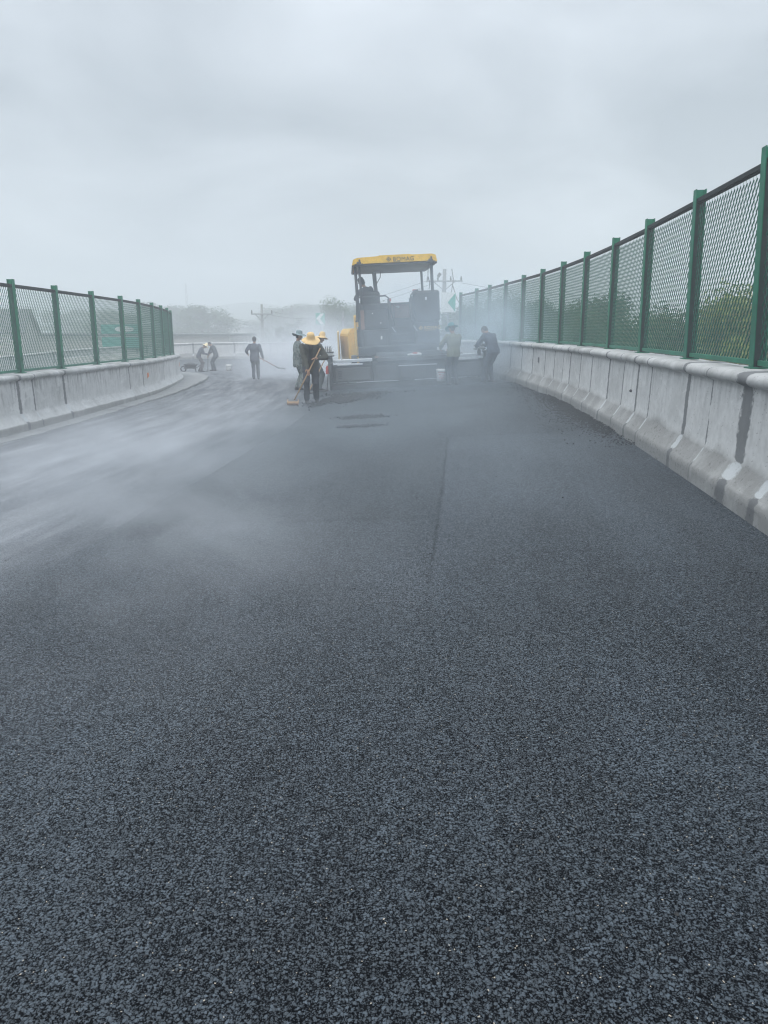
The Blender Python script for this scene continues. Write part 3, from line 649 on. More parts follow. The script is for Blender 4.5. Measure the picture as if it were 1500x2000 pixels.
# right sign: white with a green triangle on its right half
p = wall_top(2.35, 33.0); root = thing('chevron_sign', 'white sign with a green triangle beside the machine console', 'road sign', p, -.1, 'green and white bend signs')
b0 = EYE + .62 - p[2]; h, w = .80, .62
bm = bmesh.new(); tube(bm, [(0, .06, 0), (0, .06, b0 + h)], .035, 8); box(bm, (0, .06, .01), (.16, .16, .02)); mesh_obj('post', bm, M_STEEL, root)
bm = bmesh.new(); box(bm, (0, 0, b0 + h / 2), (w, .02, h), bev=.008); mesh_obj('panel', bm, M_SW, root)
bm = bmesh.new(); prism(bm, [(-.02, b0 + h / 2), (w / 2 - .01, b0 + .02), (w / 2 - .01, b0 + h - .02)], -.016, -.011, 'y'); mesh_obj('triangle', bm, M_SG, root)

M_RF = paint('roof_dark', (.045, .055, .055), .6, wear=.3); M_WL = paint('wall_render', (.36, .35, .33), .8, wear=.4, scale=1.2); M_WT = paint('wall_white', (.62, .62, .60), .8, wear=.3, scale=1); M_GL = paint('window_glass', (.05, .06, .07), .15); M_TEAL = paint('teal_board', (.03, .33, .27), .6)
def house(x, y, rz, L, D, hw, hr, label, wins, mats, base=TZ, over=.5, flat=False):
    """gable building: local x along the ridge"""
    root = thing('building', label, 'building', (x, y, base), rz, 'buildings beyond the fence')
    bm = bmesh.new(); box(bm, (0, 0, hw / 2), (L, D, hw))
    if not flat: prism(bm, [(-D / 2, hw), (D / 2, hw), (0, hw + hr)], -L / 2 + .1, L / 2 - .1, 'x')
    mesh_obj('wall', bm, mats[0], root)
    bm = bmesh.new()
    if flat: box(bm, (0, 0, hw + .12), (L + over, D + over, .22))
    else:
        th = math.atan2(hr, D / 2); ll = math.hypot(hr, D / 2) + over
        for s_ in (1, -1):
            c = Vector((0, s_ * math.cos(th) * ll / 2, hw + hr - math.sin(th) * ll / 2 + .1)); box(bm, c, (L + over * 2, ll, .12), (-s_ * th, 0, 0))
            for q in range(int(L / 1.2)): box(bm, c + Vector((-L / 2 + .6 + q * 1.2, 0, 0)) + Vector((0, s_ * math.sin(th), math.cos(th))) * .08, (.06, ll * .98, .05), (-s_ * th, 0, 0))
    mesh_obj('roof', bm, mats[1], root)
    for (wx, wz, ww, wh) in wins:
        bm = bmesh.new(); f = .07
        box(bm, (wx, -D / 2 - .02, wz + wh / 2 - f / 2), (ww, .08, f)); box(bm, (wx, -D / 2 - .02, wz - wh / 2 + f / 2), (ww, .08, f))
        for s_ in (-1, 1): box(bm, (wx + s_ * (ww / 2 - f / 2), -D / 2 - .02, wz), (f, .08, wh - 2 * f - .002))
        box(bm, (wx, -D / 2 - .02, wz), (f * .7, .06, wh - 2 * f - .002)); fo = mesh_obj('window', bm, M_WT, root)
        bm = bmesh.new(); box(bm, (wx, -D / 2 - .006, wz), (ww - 2 * f, .02, wh - 2 * f)); mesh_obj('pane', bm, M_GL, fo)
    return root
house(-32.9, 70, .03, 3.0, 3.3, 5.6, 1.85, 'dark steep-roofed house behind the left fence near its left end', [(-.6, 5.2, .7, .7), (.7, 5.2, .7, .7)], (M_WL, M_RF), over=.25)
house(-31, 80, -.1, 34, 9, 5.2, .3, 'long low brown-grey building behind the left fence', [(-14 + 2.8 * i, 3.4, 1.5, 1.0) for i in range(11)], (M_WL, M_RF), flat=True)
house(-34.5, 140, .05, 2.9, 3.0, 5.0, .2, 'small white hut beyond the far wall above the couple', [(0.4, 3.9, .9, .8)], (M_WT, M_WT), flat=True)
house(-30, 170, .05, 44, 10, 6.0, 1.4, 'long pale shed faint in the haze beyond the far wall', [(-18 + 4 * i, 4.6, 2.4, .8) for i in range(10)], (M_WT, M_SB))
house(-47, 72, .2, 9, 7, 5.8, 2.4, 'grey gabled house at the left edge behind the fence', [(-2, 4.4, 1.3, 1.2), (2, 4.4, 1.3, 1.2)], (M_WL, M_RF))
# teal board seen through the fence
root = thing('signboard', 'teal signboard with a pale oval behind the left fence', 'signboard', (-17.8, 53.5, TZ), .25); H = EYE - TZ
bm = bmesh.new(); tube(bm, [(-.9, .1, 0), (-.9, .1, H + .1)], .06, 8); tube(bm, [(.9, .1, 0), (.9, .1, H + .1)], .06, 8); mesh_obj('post', bm, M_STEEL, root)
bm = bmesh.new(); box(bm, (0, 0, H - .1), (2.6, .08, .62), bev=.02); box(bm, (0, 0, H - 1.0), (2.6, .08, .75), bev=.02); mesh_obj('panel', bm, M_TEAL, root)
bm = bmesh.new(); t = bmesh.new(); bmesh.ops.create_uvsphere(t, u_segments=20, v_segments=8, radius=1, matrix=Matrix.Translation((.2, -.05, H - .1)) @ Matrix.Diagonal((.62, .015, .2, 1))); join(bm, t); mesh_obj('emblem', bm, M_SW, root)
# lattice mast, very faint
root = thing('radio_mast', 'faint thin mast above the end of the left fence', 'mast', (-62, 250, TZ), 0)
bm = bmesh.new()
for q in range(3): tube(bm, [(.8 * math.cos(q * 2.1), .8 * math.sin(q * 2.1), 0), (.15 * math.cos(q * 2.1), .15 * math.sin(q * 2.1), 19.5)], .07, 4)
for k in range(12):
    for q in range(3): r0, r1 = .8 - .055 * k, .8 - .055 * (k + 1); tube(bm, [(r0 * math.cos(q * 2.1), r0 * math.sin(q * 2.1), k * 1.6), (r1 * math.cos((q + 1) * 2.1), r1 * math.sin((q + 1) * 2.1), (k + 1) * 1.6)], .04, 4)
mesh_obj('lattice', bm, M_STEEL, root)
# ------------------------------------------------------------------ paving machine (local: x right, y forward, z up; origin under the screed's rear edge)
M_YEL = paint('machine_yellow', (.78, .48, .05), .45, wear=.25, scale=3); M_BLK = paint('machine_black', (.022, .024, .028), .5, wear=.3, dirt=(.08, .08, .08))
M_DG = paint('machine_dark_grey', (.055, .06, .065), .55, .2, wear=.4, scale=4); M_ALU = paint('tread_plate', (.62, .64, .66), .4, .6, wear=.15); M_LG = paint('dusty_steel', (.115, .12, .125), .6, .4, wear=.5)
M_RST = paint('rusty_brown', (.22, .11, .07), .75, wear=.5, dirt=(.07, .05, .04)); M_RUB = paint('rubber', (.02, .02, .02), .8); M_RED = paint('red_paint', (.45, .04, .03), .45); M_WHT = paint('white_plastic', (.72, .72, .70), .45, wear=.2)
M_CRM = paint('pale_yellow', (.72, .60, .34), .55, wear=.3); M_SEAT = paint('seat_vinyl', (.03, .032, .036), .6); M_LAMP = paint('lamp_glass', (.6, .6, .58), .2)
PX, PY = .86, 22.1
paver = thing('paving_machine', 'large black asphalt paving machine with a yellow canopy and yellow hopper sides', 'paver', (PX, PY, surf(PX, PY) - .035))
paver.rotation_euler = (0, -math.atan(.046), R(2.6))
def part(name, fn, mat, par=paver, smooth=False):
    bm = bmesh.new(); fn(bm); return mesh_obj(name, bm, mat, par, smooth)
B = lambda *l: (lambda bm: [box(bm, *x[:2], bev=x[2] if len(x) > 2 else .01) for x in l])
bx0 = -.36                                             # centre line of the tractor
# screed: sole plate, boxes, end plates, walkways
part('screed_plate', B(((0.0, .22, .10), (4.46, .44, .18), .02), ((0.0, .02, .215), (4.40, .05, .03), .005)), M_BLK)
part('screed_box', B(((-1.62, .30, .47), (1.18, .36, .46), .02), ((.0, .24, .50), (2.05, .40, .55), .02), ((1.62, .30, .47), (1.18, .36, .46), .02), ((-1.62, .14, .70), (1.20, .12, .07), .01), ((1.62, .14, .70), (1.20, .12, .07), .01)), M_DG)
for q_ in (((-1.58, .105, .46), (.98, .03, .36), .015), ((-.62, .035, .48), (.62, .02, .40), .01), ((.12, .03, .50), (.72, .02, .40), .01), ((1.58, .105, .46), (.98, .03, .36), .015)): part('cover_panel', B(q_), M_LG)
def vents(bm):
    for cx_, w in ((-1.95, .10), (-.2, .05), (.55, .05), (1.25, .10)):
        for k in range(5): box(bm, (cx_, .083, .36 + k * .05), (w, .02, .025))
    for k in range(14): box(bm, (-2.05 + k * .31, .0, .245), (.05, .03, .035), bev=.006)
part('vent_slot', vents, M_BLK)
for s_, x0, x1 in ((-1, -2.16, -1.02), (1, .98, 2.14)):
    part('walkway', lambda bm: (box(bm, ((x0 + x1) / 2, .24, .86), (x1 - x0, .30, .035), bev=.008), box(bm, ((x0 + x1) / 2, .08, .835), (x1 - x0, .02, .075), bev=.005), box(bm, (x0 + .5 if s_ < 0 else x1 - .5, .08, .735), (.72, .05, .05), bev=.01)), M_ALU)
part('rear_deck', B(((-.03, .24, .86), (1.98, .46, .04), .01), ((-.03, .0, .83), (1.98, .025, .10), .008), ((-.03, .62, .98), (1.98, .34, .05), .01), ((-.03, .45, .92), (1.98, .02, .10))), M_LG)
part('deck_lip', B(((.25, -.015, .64), (1.1, .02, .03), .004), ((-.9, -.012, .235), (1.2, .02, .018), .003), ((.9, -.012, .235), (1.5, .02, .018), .003)), M_ALU)
def endp(sg):
    def f(bm):
        prism(bm, [(-.05, .16), (.05, .04), (.25, 0), (.95, 0), (1.1, .2), (1.05, .55), (.3, .62), (.15, .95), (-.02, .95), (-.08, .5)], sg * 2.23 - .03, sg * 2.23 + .03, 'x')
        box(bm, (sg * 2.20, .12, .55), (.12, .16, .8), bev=.03); tube(bm, [(sg * 2.24, .05, .98), (sg * 2.26, .0, .7), (sg * 2.29, .02, .5)], .02, 6)
        tube(bm, [(sg * 2.18, .3, .9), (sg * 2.18, .3, 1.02)], .035, 8)
    return f
part('end_plate', endp(-1), M_DG); part('end_plate', endp(1), M_DG)
def hoses(bm):
    for k in range(4):
        x = -1.9 + k * .22; tube(bm, [(x, .35, .88), (x + .2, .5, .80), (x + .5, .55, .95), (x + .9, .8, .9)], .018, 6)
        x = .9 + k * .22; tube(bm, [(x, .35, .90), (x + .1, .5, .80), (x - .1, .6, .95), (x - .4, .9, .9)], .018, 6)
    tube(bm, [(1.1, .02, .72), (1.15, -.03, .6), (1.28, -.03, .62), (1.3, .02, .7)], .016, 6)
part('hose', hoses, M_RUB, smooth=True)
for s_ in (-1, 1):                                      # screed control boxes on their stands
    cx_ = -2.24 if s_ < 0 else 2.02; st = part('control_stand', lambda bm: (tube(bm, [(cx_, .12, .85), (cx_, .05, 1.0)], .035, 8), box(bm, (cx_, .1, .9), (.1, .12, .14), bev=.02)), M_DG)
    cb = part('control_box', lambda bm: (box(bm, (cx_, 0, 1.06), (.26, .18, .10), bev=.025), box(bm, (cx_, .02, 1.17), (.20, .12, .11), bev=.03)), M_WHT, st)
    part('box_guard', lambda bm: (tube(bm, [(cx_ - .15, -.11, 1.0), (cx_ + .15, -.11, 1.0), (cx_ + .15, .11, 1.0), (cx_ - .15, .11, 1.0), (cx_ - .15, -.11, 1.0)], .014, 6), tube(bm, [(cx_ - .15, -.11, 1.1), (cx_ + .15, -.11, 1.1), (cx_ + .15, .11, 1.1), (cx_ - .15, .11, 1.1), (cx_ - .15, -.11, 1.1)], .014, 6)), M_DG, st)
    part('lever', lambda bm: [(tube(bm, [(cx_ + q * .055, -.05, 1.1), (cx_ + q * .058, -.06, 1.24)], .009, 6), ell(bm, (cx_ + q * .058, -.06, 1.25), (.017, .017, .022), sub=1)) for q in (-1.3, -.4, .5, 1.3)], M_BLK, st)
# towing arms
for s_ in (-1, 1):
    part('tow_arm', lambda bm: (tube(bm, [(bx0 + s_ * 1.30, .6, .75), (bx0 + s_ * 1.32, 1.6, .62), (bx0 + s_ * 1.32, 4.2, .55)], .08, 8), box(bm, (bx0 + s_ * 1.30, .55, .8), (.16, .3, .34), bev=.03)), M_DG)
# crawler tracks
def track(sg):
    def f(bm):
        pts = []; L0, L1, r_ = 1.3, 4.6, .34
        for k in range(40):
            u = k / 40 * (2 * (L1 - L0) + 2 * math.pi * r_)
            if u < L1 - L0: p = (L0 + u, 0.0, 0)
            elif u < L1 - L0 + math.pi * r_: a_ = (u - (L1 - L0)) / r_; p = (L1 + math.sin(a_) * r_, r_ - math.cos(a_) * r_, a_)
            elif u < 2 * (L1 - L0) + math.pi * r_: p = (L1 - (u - (L1 - L0) - math.pi * r_), 2 * r_, math.pi)
            else: a_ = (u - 2 * (L1 - L0) - math.pi * r_) / r_; p = (L0 - math.sin(a_) * r_, r_ + math.cos(a_) * r_, math.pi + a_)
            box(bm, (bx0 + sg * .98, p[0], p[1] + .03), (.32, .17, .045), rot=(p[2], 0, 0), bev=.008)
        box(bm, (bx0 + sg * .98, 2.95, .37), (.22, 3.2, .36), bev=.05)
    return f
part('crawler_track', track(-1), M_RUB); part('crawler_track', track(1), M_RUB)
# tractor body
part('chassis', B(((bx0, 2.9, .82), (1.62, 4.0, .75), .04), ((bx0, 1.15, 1.0), (2.3, .5, .36), .03), ((bx0, 3.2, 1.42), (2.36, 2.9, .5), .05)), M_BLK)
part('engine_hood', B(((bx0, 3.2, 1.80), (2.2, 2.2, .34), .06),), M_BLK)
part('side_panel', B(((bx0 - 1.19, 2.0, 1.45), (.05, .9, .8), .03), ((bx0 - 1.20, 3.3, 1.62), (.05, 1.4, .9), .03), ((bx0 + 1.20, 3.3, 1.62), (.05, 1.4, .9), .03)), M_YEL)
def lcab(bm):
    box(bm, (-.945, 1.28, 2.03), (.75, .22, .74), bev=.05); box(bm, (-.95, 1.28, 1.36), (.80, .30, .60), bev=.03)
    box(bm, (-1.36, 1.35, 1.75), (.14, .3, 1.3), bev=.03); box(bm, (-.70, 1.16, 2.32), (.28, .04, .12), bev=.02)
part('operator_console', lcab, M_BLK)
part('console_panel', B(((-.95, 1.10, 1.38), (.62, .03, .44), .01), ((-.95, 1.155, 1.98), (.60, .03, .46), .02)), M_DG)
part('console_label', lambda bm: (box(bm, (-.82, 1.075, 1.42), (.05, .01, .10)), box(bm, (-.82, 1.13, 1.84), (.03, .01, .03)), box(bm, (-1.05, 1.13, 2.12), (.03, .01, .03))), M_WHT)
part('rust_patch', B(((-1.35, 1.19, 1.95), (.11, .03, .55), .01), ((-1.02, .22, .9), (.12, .03, .05), .01), ((1.08, -.03, .68), (.30, .04, .14), .03)), M_RST)
def rcab(bm):
    box(bm, (.535, 1.22, 2.255), (.78, .34, .89), bev=.07); box(bm, (.56, 1.32, 1.44), (.70, .34, .74), bev=.04); box(bm, (.14, 1.25, 2.2), (.10, .26, .72), bev=.03)
part('right_console', rcab, M_BLK)
part('hinge', B(((.52, 1.03, 2.47), (.05, .03, .09), .01), ((.93, 1.10, 1.74), (.07, .05, .07), .01), ((.93, 1.06, 1.28), (.035, .03, .22), .005)), M_ALU)
# aisle between the consoles with steps, a rusty rear hopper wall beyond
part('hopper_rear_wall', lambda bm: box(bm, (-.2, 4.1, 2.12), (1.15, .06, .62), bev=.02), M_RST)
part('hopper_rim', lambda bm: (box(bm, (-.25, 4.06, 2.45), (1.6, .08, .05), bev=.01), box(bm, (-.25, 4.04, 2.0), (.03, .05, .8))), M_BLK)
part('step', lambda bm: [box(bm, (-.19, 1.02 + .16 * k, 1.10 + .2 * k), (.66, .17, .035), bev=.008) for k in range(4)], M_LG)
part('aisle_wall', B(((-.19, 1.75, 1.45), (.70, .05, .95), .01), ((-.565, 1.3, 1.45), (.03, .6, .9), .008), ((.185, 1.3, 1.45), (.03, .6, .9), .008)), M_DG)
def rails(bm):
    tube(bm, [(-1.52, 1.0, 1.9), (-1.50, 1.0, 2.50), (-1.42, 1.0, 2.58), (-.66, 1.0, 2.60), (-.56, 1.0, 2.52), (-.47, 1.0, 2.0), (-.40, 1.0, 1.75)], .022, 8)
    tube(bm, [(.30, 1.0, 2.72), (.18, 1.0, 2.70), (.08, 1.0, 2.58), (.05, 1.0, 2.35), (.16, 1.0, 1.98), (.22, 1.0, 1.8)], .022, 8)
    tube(bm, [(.05, 1.0, 2.5), (.05, 1.0, 1.9), (.12, 1.0, 1.85)], .03, 8)
    tube(bm, [(-.56, 1.02, 2.5), (-.56, 1.02, 1.95)], .045, 8)
part('handrail', rails, M_BLK, smooth=True)
part('bright_strut', lambda bm: (tube(bm, [(-.50, .98, 1.70), (-.41, .98, 1.56)], .012, 6), tube(bm, [(.12, .98, 1.73), (.24, .98, 1.56)], .012, 6)), M_ALU)
part('warning_lamp', lambda bm: (ell(bm, (-.13, 3.98, 2.33), (.07, .05, .04)), ell(bm, (.36, 1.2, 2.735), (.03, .03, .02))), M_LAMP, smooth=True)
part('red_cap', lambda bm: (box(bm, (.22, 1.2, 2.725), (.14, .1, .04), bev=.015), box(bm, (-.52, .99, 2.47), (.05, .05, .08), bev=.01)), M_RED)
# seat
def seat(bm):
    box(bm, (-1.14, 1.66, 2.22), (.52, .5, .13), bev=.05); box(bm, (-1.08, 1.36, 2.44), (.55, .13, .62), rot=(.12, 0, 0), bev=.06); box(bm, (-1.12, 1.62, 1.85), (.3, .3, .3), bev=.03)
part('seat', seat, M_SEAT, smooth=False)
# canopy
def canopy(bm):
    prof = [(-1.22, .02), (-1.18, .17), (-1.06, .215), (-.5, .235), (-.42, .255), (.42, .262), (.5, .245), (1.06, .245), (1.17, .21), (1.21, .04)]
    y0, y1 = .78, 4.25; V0, V1 = [], []
    out_ = [(bx0 + x, 3.44 + z) for x, z in prof] + [(bx0 + 1.17, 3.47), (bx0 + 1.12, 3.50), (bx0 - 1.13, 3.49), (bx0 - 1.18, 3.465)]
    prism(bm, out_, y0, y1, 'y')
part('canopy', canopy, M_YEL)
part('canopy_lining', B(((bx0 - .005, 2.515, 3.455), (2.28, 3.44, .05), .01), ((bx0 - 1.2, 2.5, 3.45), (.05, 3.3, .045), .01), ((bx0 + 1.19, 2.5, 3.45), (.05, 3.3, .045), .01), ((bx0, 4.3, 3.47), (2.40, .05, .08), .01)), M_DG)
def canopy_post(pts, r_, mat, nm='canopy_post'):
    part(nm, lambda bm: tube(bm, pts, r_, 10), mat, smooth=True)
canopy_post([(-1.49, 1.05, 3.44), (-1.47, 1.05, 2.6), (-1.44, 1.15, 2.0)], .042, M_BLK); canopy_post([(-1.38, 1.0, 3.44), (-1.36, 1.0, 2.9), (-1.36, 1.05, 2.4)], .035, M_DG)
canopy_post([(.70, 1.0, 3.44), (.715, 1.0, 2.65)], .045, M_DG); canopy_post([(.69, 4.0, 3.44), (.73, 4.0, 2.3)], .04, M_DG)
canopy_post([(-.86, 3.7, 3.44), (-.79, 3.7, 2.2)], .065, M_LG, 'exhaust_pipe'); canopy_post([(-1.45, 4.0, 3.44), (-1.42, 4.0, 2.3)], .04, M_BLK)
part('cable', lambda bm: (tube(bm, [(-.66, 3.4, 3.44), (-.68, 3.4, 3.25), (-.78, 3.5, 3.1), (-.82, 3.6, 3.0)], .012, 6), tube(bm, [(.62, 1.05, 3.4), (.60, 1.05, 3.1), (.64, 1.0, 2.9), (.62, 1.05, 2.72)], .010, 6)), M_RUB)
for cx_ in (-1.38, .66):
    part('work_lamp', lambda bm: (box(bm, (cx_, .745, 3.50), (.13, .08, .09), bev=.025), box(bm, (cx_ + .02, .75, 3.565), (.05, .05, .09), bev=.015), box(bm, (cx_ - .08, .76, 3.47), (.05, .04, .05), bev=.01), box(bm, (cx_ + .09, .76, 3.47), (.05, .04, .05), bev=.01)), M_DG)
# hopper wings ahead of the body
def wing(sg):
    def f(bm):
        x0 = bx0 + sg * 1.02; x1 = bx0 + sg * 1.42
        A = [(x0, 3.9, .55), (x1, 3.9, .65), (x1 + sg * .02, 3.9, 1.52), (x1 - sg * .08, 3.9, 1.72), (x0 - sg * .0, 3.9, 1.72)]
        Bq = [(a_ + (sg * .30 if i in (1, 2, 3) else 0), 6.2, z) for i, (a_, y, z) in enumerate(A)]
        va = [bm.verts.new(p) for p in A]; vb = [bm.verts.new(p) for p in Bq]; bm.faces.new(va); bm.faces.new(vb[::-1])
        for i in range(5): bm.faces.new((va[i], vb[i], vb[(i + 1) % 5], va[(i + 1) % 5]))
        bmesh.ops.recalc_face_normals(bm, faces=bm.faces[:]); bmesh.ops.bevel(bm, geom=bm.edges[:], offset=.03, segments=2, affect='EDGES')
    return f
hw = part('hopper_wing', wing(-1), M_YEL); part('wing_side', lambda bm: prism(bm, [(3.95, .7), (6.2, .75), (6.3, 1.3), (6.0, 1.66), (3.95, 1.62)], bx0 - 1.80, bx0 - 1.76, 'x'), M_CRM, hw)
part('hopper_wing', wing(1), M_YEL)
part('hopper_floor', B(((bx0, 5.1, .6), (2.1, 2.2, .1), .02), ((bx0, 6.3, .55), (2.6, .3, .3), .05)), M_DG)
part('fairing', lambda bm: prism(bm, [(2.6, 1.75), (3.7, 1.75), (3.7, 2.05), (3.1, 2.12)], bx0 - 1.23, bx0 - 1.10, 'x'), M_YEL)
# lettering: maker's name and diamond on the canopy's rear edge and under the right console
def lettering(txt, x, y, z, size, mat, dia, dx):
    cu = bpy.data.curves.new('lettering', 'FONT'); cu.body = txt; cu.size = size; cu.extrude = .003; cu.space_character = 1.1; cu.align_x = 'LEFT'
    o = bpy.data.objects.new('lettering', cu); COL.objects.link(o); dg = bpy.context.evaluated_depsgraph_get(); me = bpy.data.meshes.new_from_object(o.evaluated_get(dg)); bpy.data.objects.remove(o)
    me.materials.clear(); me.materials.append(mat); o = bpy.data.objects.new('lettering', me); COL.objects.link(o); o.parent = paver; o.location = (x, y, z); o.rotation_euler = (R(90), 0, 0)
    bm = bmesh.new(); t = dia * .24
    for k in range(4):
        a0 = k * math.pi / 2; p = lambda r_, a_: (x + dx + r_ * math.cos(a_), z + size * .36 + r_ * math.sin(a_))
        prism(bm, [p(dia, a0), p(dia, a0 + math.pi / 2), p(dia - t * 1.3, a0 + math.pi / 2), p(dia - t * 1.3, a0)], y - .003, y + .003, 'y')
    prism(bm, [p(dia * .35, k * math.pi / 2) for k in range(4)], y - .003, y + .003, 'y')
    mesh_obj('emblem', bm, mat, paver)
lettering('BOMAG', -.41, .773, 3.525, .160, M_BLK, .068, -.12); part('small_print', lambda bm: box(bm, (-.30, .772, 3.505), (.20, .004, .010)), M_DG)
lettering('BOMAG', .45, 1.145, 1.60, .13, M_YEL, .068, -.10); part('small_print', lambda bm: box(bm, (.62, 1.143, 1.572), (.34, .004, .010)), M_YEL)
# cloth bundle, bucket, extinguisher
def local(v): return paver.matrix_basis @ Vector(v)
bpy.context.view_layer.update()
p = local((.05, .12, .885)); bm = bmesh.new(); ell(bm, (0, 0, .04), (.17, .10, .05)); ell(bm, (-.13, .02, .035), (.08, .07, .035)); ell(bm, (.12, -.01, .05), (.09, .08, .05))
for v in bm.verts: v.co += Vector((0, 0, .02 * mnoise.noise(v.co * 22)))
o = mesh_obj('cloth_bundle', bm, M_WHT, smooth=True, loc=p); tag(o, 'crumpled white and red cloth bundle lying on the machine rear deck', 'cloth')
bm = bmesh.new(); ell(bm, (0.02, -.03, .075), (.09, .06, .03)); mesh_obj('red_fold', bm, M_RED, o, True)
def bucket(x, y, z, r0, r1, h, label, mat, print_=True):
    root = thing('bucket', label, 'bucket', (x, y, z)); bm = bmesh.new()
    lathe(bm, [(0, 0), (r0, 0), (r0 + (r1 - r0) * .5, h * .5), (r1 * .985, h * .86), (r1 * 1.06, h * .87), (r1 * 1.06, h * .90), (r1, h * .91), (r1, h), (r1 * .94, h), (r0 * .93, .02), (0, .02)], 28)
    mesh_obj('pail', bm, mat, root, True)
    bm = bmesh.new(); tube(bm, [(r1 * 1.05 * math.cos(t), -.03 - .10 * math.sin(t), h * .92 + .09 * math.sin(t)) for t in np.linspace(0, math.pi, 12)], .005, 6); mesh_obj('handle', bm, M_STEEL, root, True)
    if print_:
        bm = bmesh.new(); rr = lambda z: r0 + (r1 - r0) * z / h + .003
        def patch(a0, a1, z0, z1):
            for k in range(6):
                b0, b1 = a0 + (a1 - a0) * k / 6, a0 + (a1 - a0) * (k + 1) / 6
                bm.faces.new([bm.verts.new((rr(z) * math.sin(a), -rr(z) * math.cos(a), z)) for a, z in ((b0, z0), (b1, z0), (b1, z1), (b0, z1))])
        patch(-.75, .75, h * .72, h * .76); patch(-.6, -.15, h * .55, h * .60); patch(.1, .6, h * .50, h * .55)
        for (cx_, cz_) in ((-.35, .34), (.05, .30), (.42, .36)):
            patch(cx_ - .13, cx_ + .13, h * cz_, h * (cz_ + .025)); patch(cx_ - .02, cx_ + .03, h * (cz_ - .12), h * (cz_ + .12)); patch(cx_ - .12, cx_ - .08, h * (cz_ - .12), h * cz_)
        mesh_obj('red_print', bm, M_RED, root)
    return root
p = local((.745, -.22, 0)); bucket(p.x, p.y, surf(p.x, p.y) + .10, .125, .15, .34, 'white bucket with red print hanging low behind the paving machine', M_WHT)
p = local((-2.44, .02, .50)); root = thing('fire_extinguisher', 'small red extinguisher hanging at the left end of the screed', 'fire extinguisher', p)
bm = bmesh.new(); lathe(bm, [(0, 0), (.04, 0), (.045, .02), (.045, .18), (.03, .22), (.012, .24), (0, .24)], 16); mesh_obj('cylinder', bm, M_RED, root, True)
bm = bmesh.new(); tube(bm, [(0, 0, .23), (0, 0, .27), (.03, 0, .29)], .012, 6); tube(bm, [(0, 0, .27), (.05, .0, .2), (.06, 0, .1)], .008, 6); tube(bm, [(0, 0, .28), (.15, .02, .32)], .006, 6); mesh_obj('nozzle', bm, M_WHT, root)

for o in list(bpy.data.objects):
    if o.parent == paver and o.name.split('.')[0] in ('screed_plate', 'screed_box', 'cover_panel', 'vent_slot', 'walkway', 'end_plate', 'hose', 'control_stand', 'deck_lip'): o.location.x = -.13

# ------------------------------------------------------------------ people
def remesh(bm, name, mat, parent, vox, smooth_it=3, folds=0.0, fs=7.0, seed=0):
    t = mesh_obj('tmp', bm, mat); m = t.modifiers.new('r', 'REMESH'); m.mode = 'VOXEL'; m.voxel_size = vox; m.use_smooth_shade = True
    s_ = t.modifiers.new('s', 'SMOOTH'); s_.iterations = smooth_it; s_.factor = .5
    dg = bpy.context.evaluated_depsgraph_get(); dg.update(); me = bpy.data.meshes.new_from_object(t.evaluated_get(dg)); old = t.data; bpy.data.objects.remove(t); bpy.data.meshes.remove(old)
    if folds:
        for v in me.vertices:
            n = mnoise.noise(Vector((v.co.x * fs, v.co.y * fs, v.co.z * fs * .8)) + Vector((seed, 0, 0))) + .5 * mnoise.noise(v.co * fs * 2.3)
            v.co += v.normal * folds * n
    me.name = name; me.materials.clear(); me.materials.append(mat); me.polygons.foreach_set('use_smooth', [True] * len(me.polygons)); me.update()
    o = bpy.data.objects.new(name, me); COL.objects.link(o); o.parent = parent; return o
def limb(bm, p0, p1, r0, r1, n=5, bulge=0.0, sq=1.0):
    """tapered limb as an overlapping closed tube with round ends"""
    p0, p1 = Vector(p0), Vector(p1); d = p1 - p0; L = d.length
    pts, rs = [], []
    for k in range(-2, n + 3):
        if k < 0: u = -[0, .95, .6][-k] * r0 / L; f = [0, .35, .8][-k] if k > -3 else .1; pts.append(p0 + d * u); rs.append(r0 * {-1: .35, -2: .8}[k]); continue
        if k > n: j = k - n; pts.append(p1 + d.normalized() * r1 * {1: .6, 2: .95}[j]); rs.append(r1 * {1: .8, 2: .35}[j]); continue
        u = k / n; pts.append(p0 + d * u); rs.append((r0 + (r1 - r0) * u) * (1 + bulge * math.sin(math.pi * u)))
    # order fix: the first two caps must run outside-in
    pts[0], pts[1] = p0 - d.normalized() * r0 * .95, p0 - d.normalized() * r0 * .6; rs[0], rs[1] = r0 * .35, r0 * .8
    t = bmesh.new(); tube(t, pts, rs, 12); join(bm, t)
def loft(bm, secs, seg=20):
    """secs: (centre, half width vector, half depth vector); closed body through elliptical sections"""
    rings = []; t = bmesh.new()
    for c, a, b in secs:
        c, a, b = Vector(c), Vector(a), Vector(b)
        rings.append([t.verts.new(c + a * math.cos(k * 2 * math.pi / seg) * 1.0 + b * math.sin(k * 2 * math.pi / seg)) for k in range(seg)])
    for q0, q1 in zip(rings, rings[1:]):
        for k in range(seg): t.faces.new((q0[k], q0[(k + 1) % seg], q1[(k + 1) % seg], q1[k]))
    t.faces.new(rings[0][::-1]); t.faces.new(rings[-1]); bmesh.ops.recalc_face_normals(t, faces=t.faces[:]); join(bm, t)
def ik(a, b, l1, l2, pole):
    a, b, pole = Vector(a), Vector(b), Vector(pole); d = b - a; L = min(d.length, (l1 + l2) * .999); dn = d.normalized()
    x = (l1 * l1 - l2 * l2 + L * L) / (2 * L); h = math.sqrt(max(0, l1 * l1 - x * x)); pl = (pole - dn * pole.dot(dn)).normalized()
    return a + dn * x + pl * h, a + dn * L
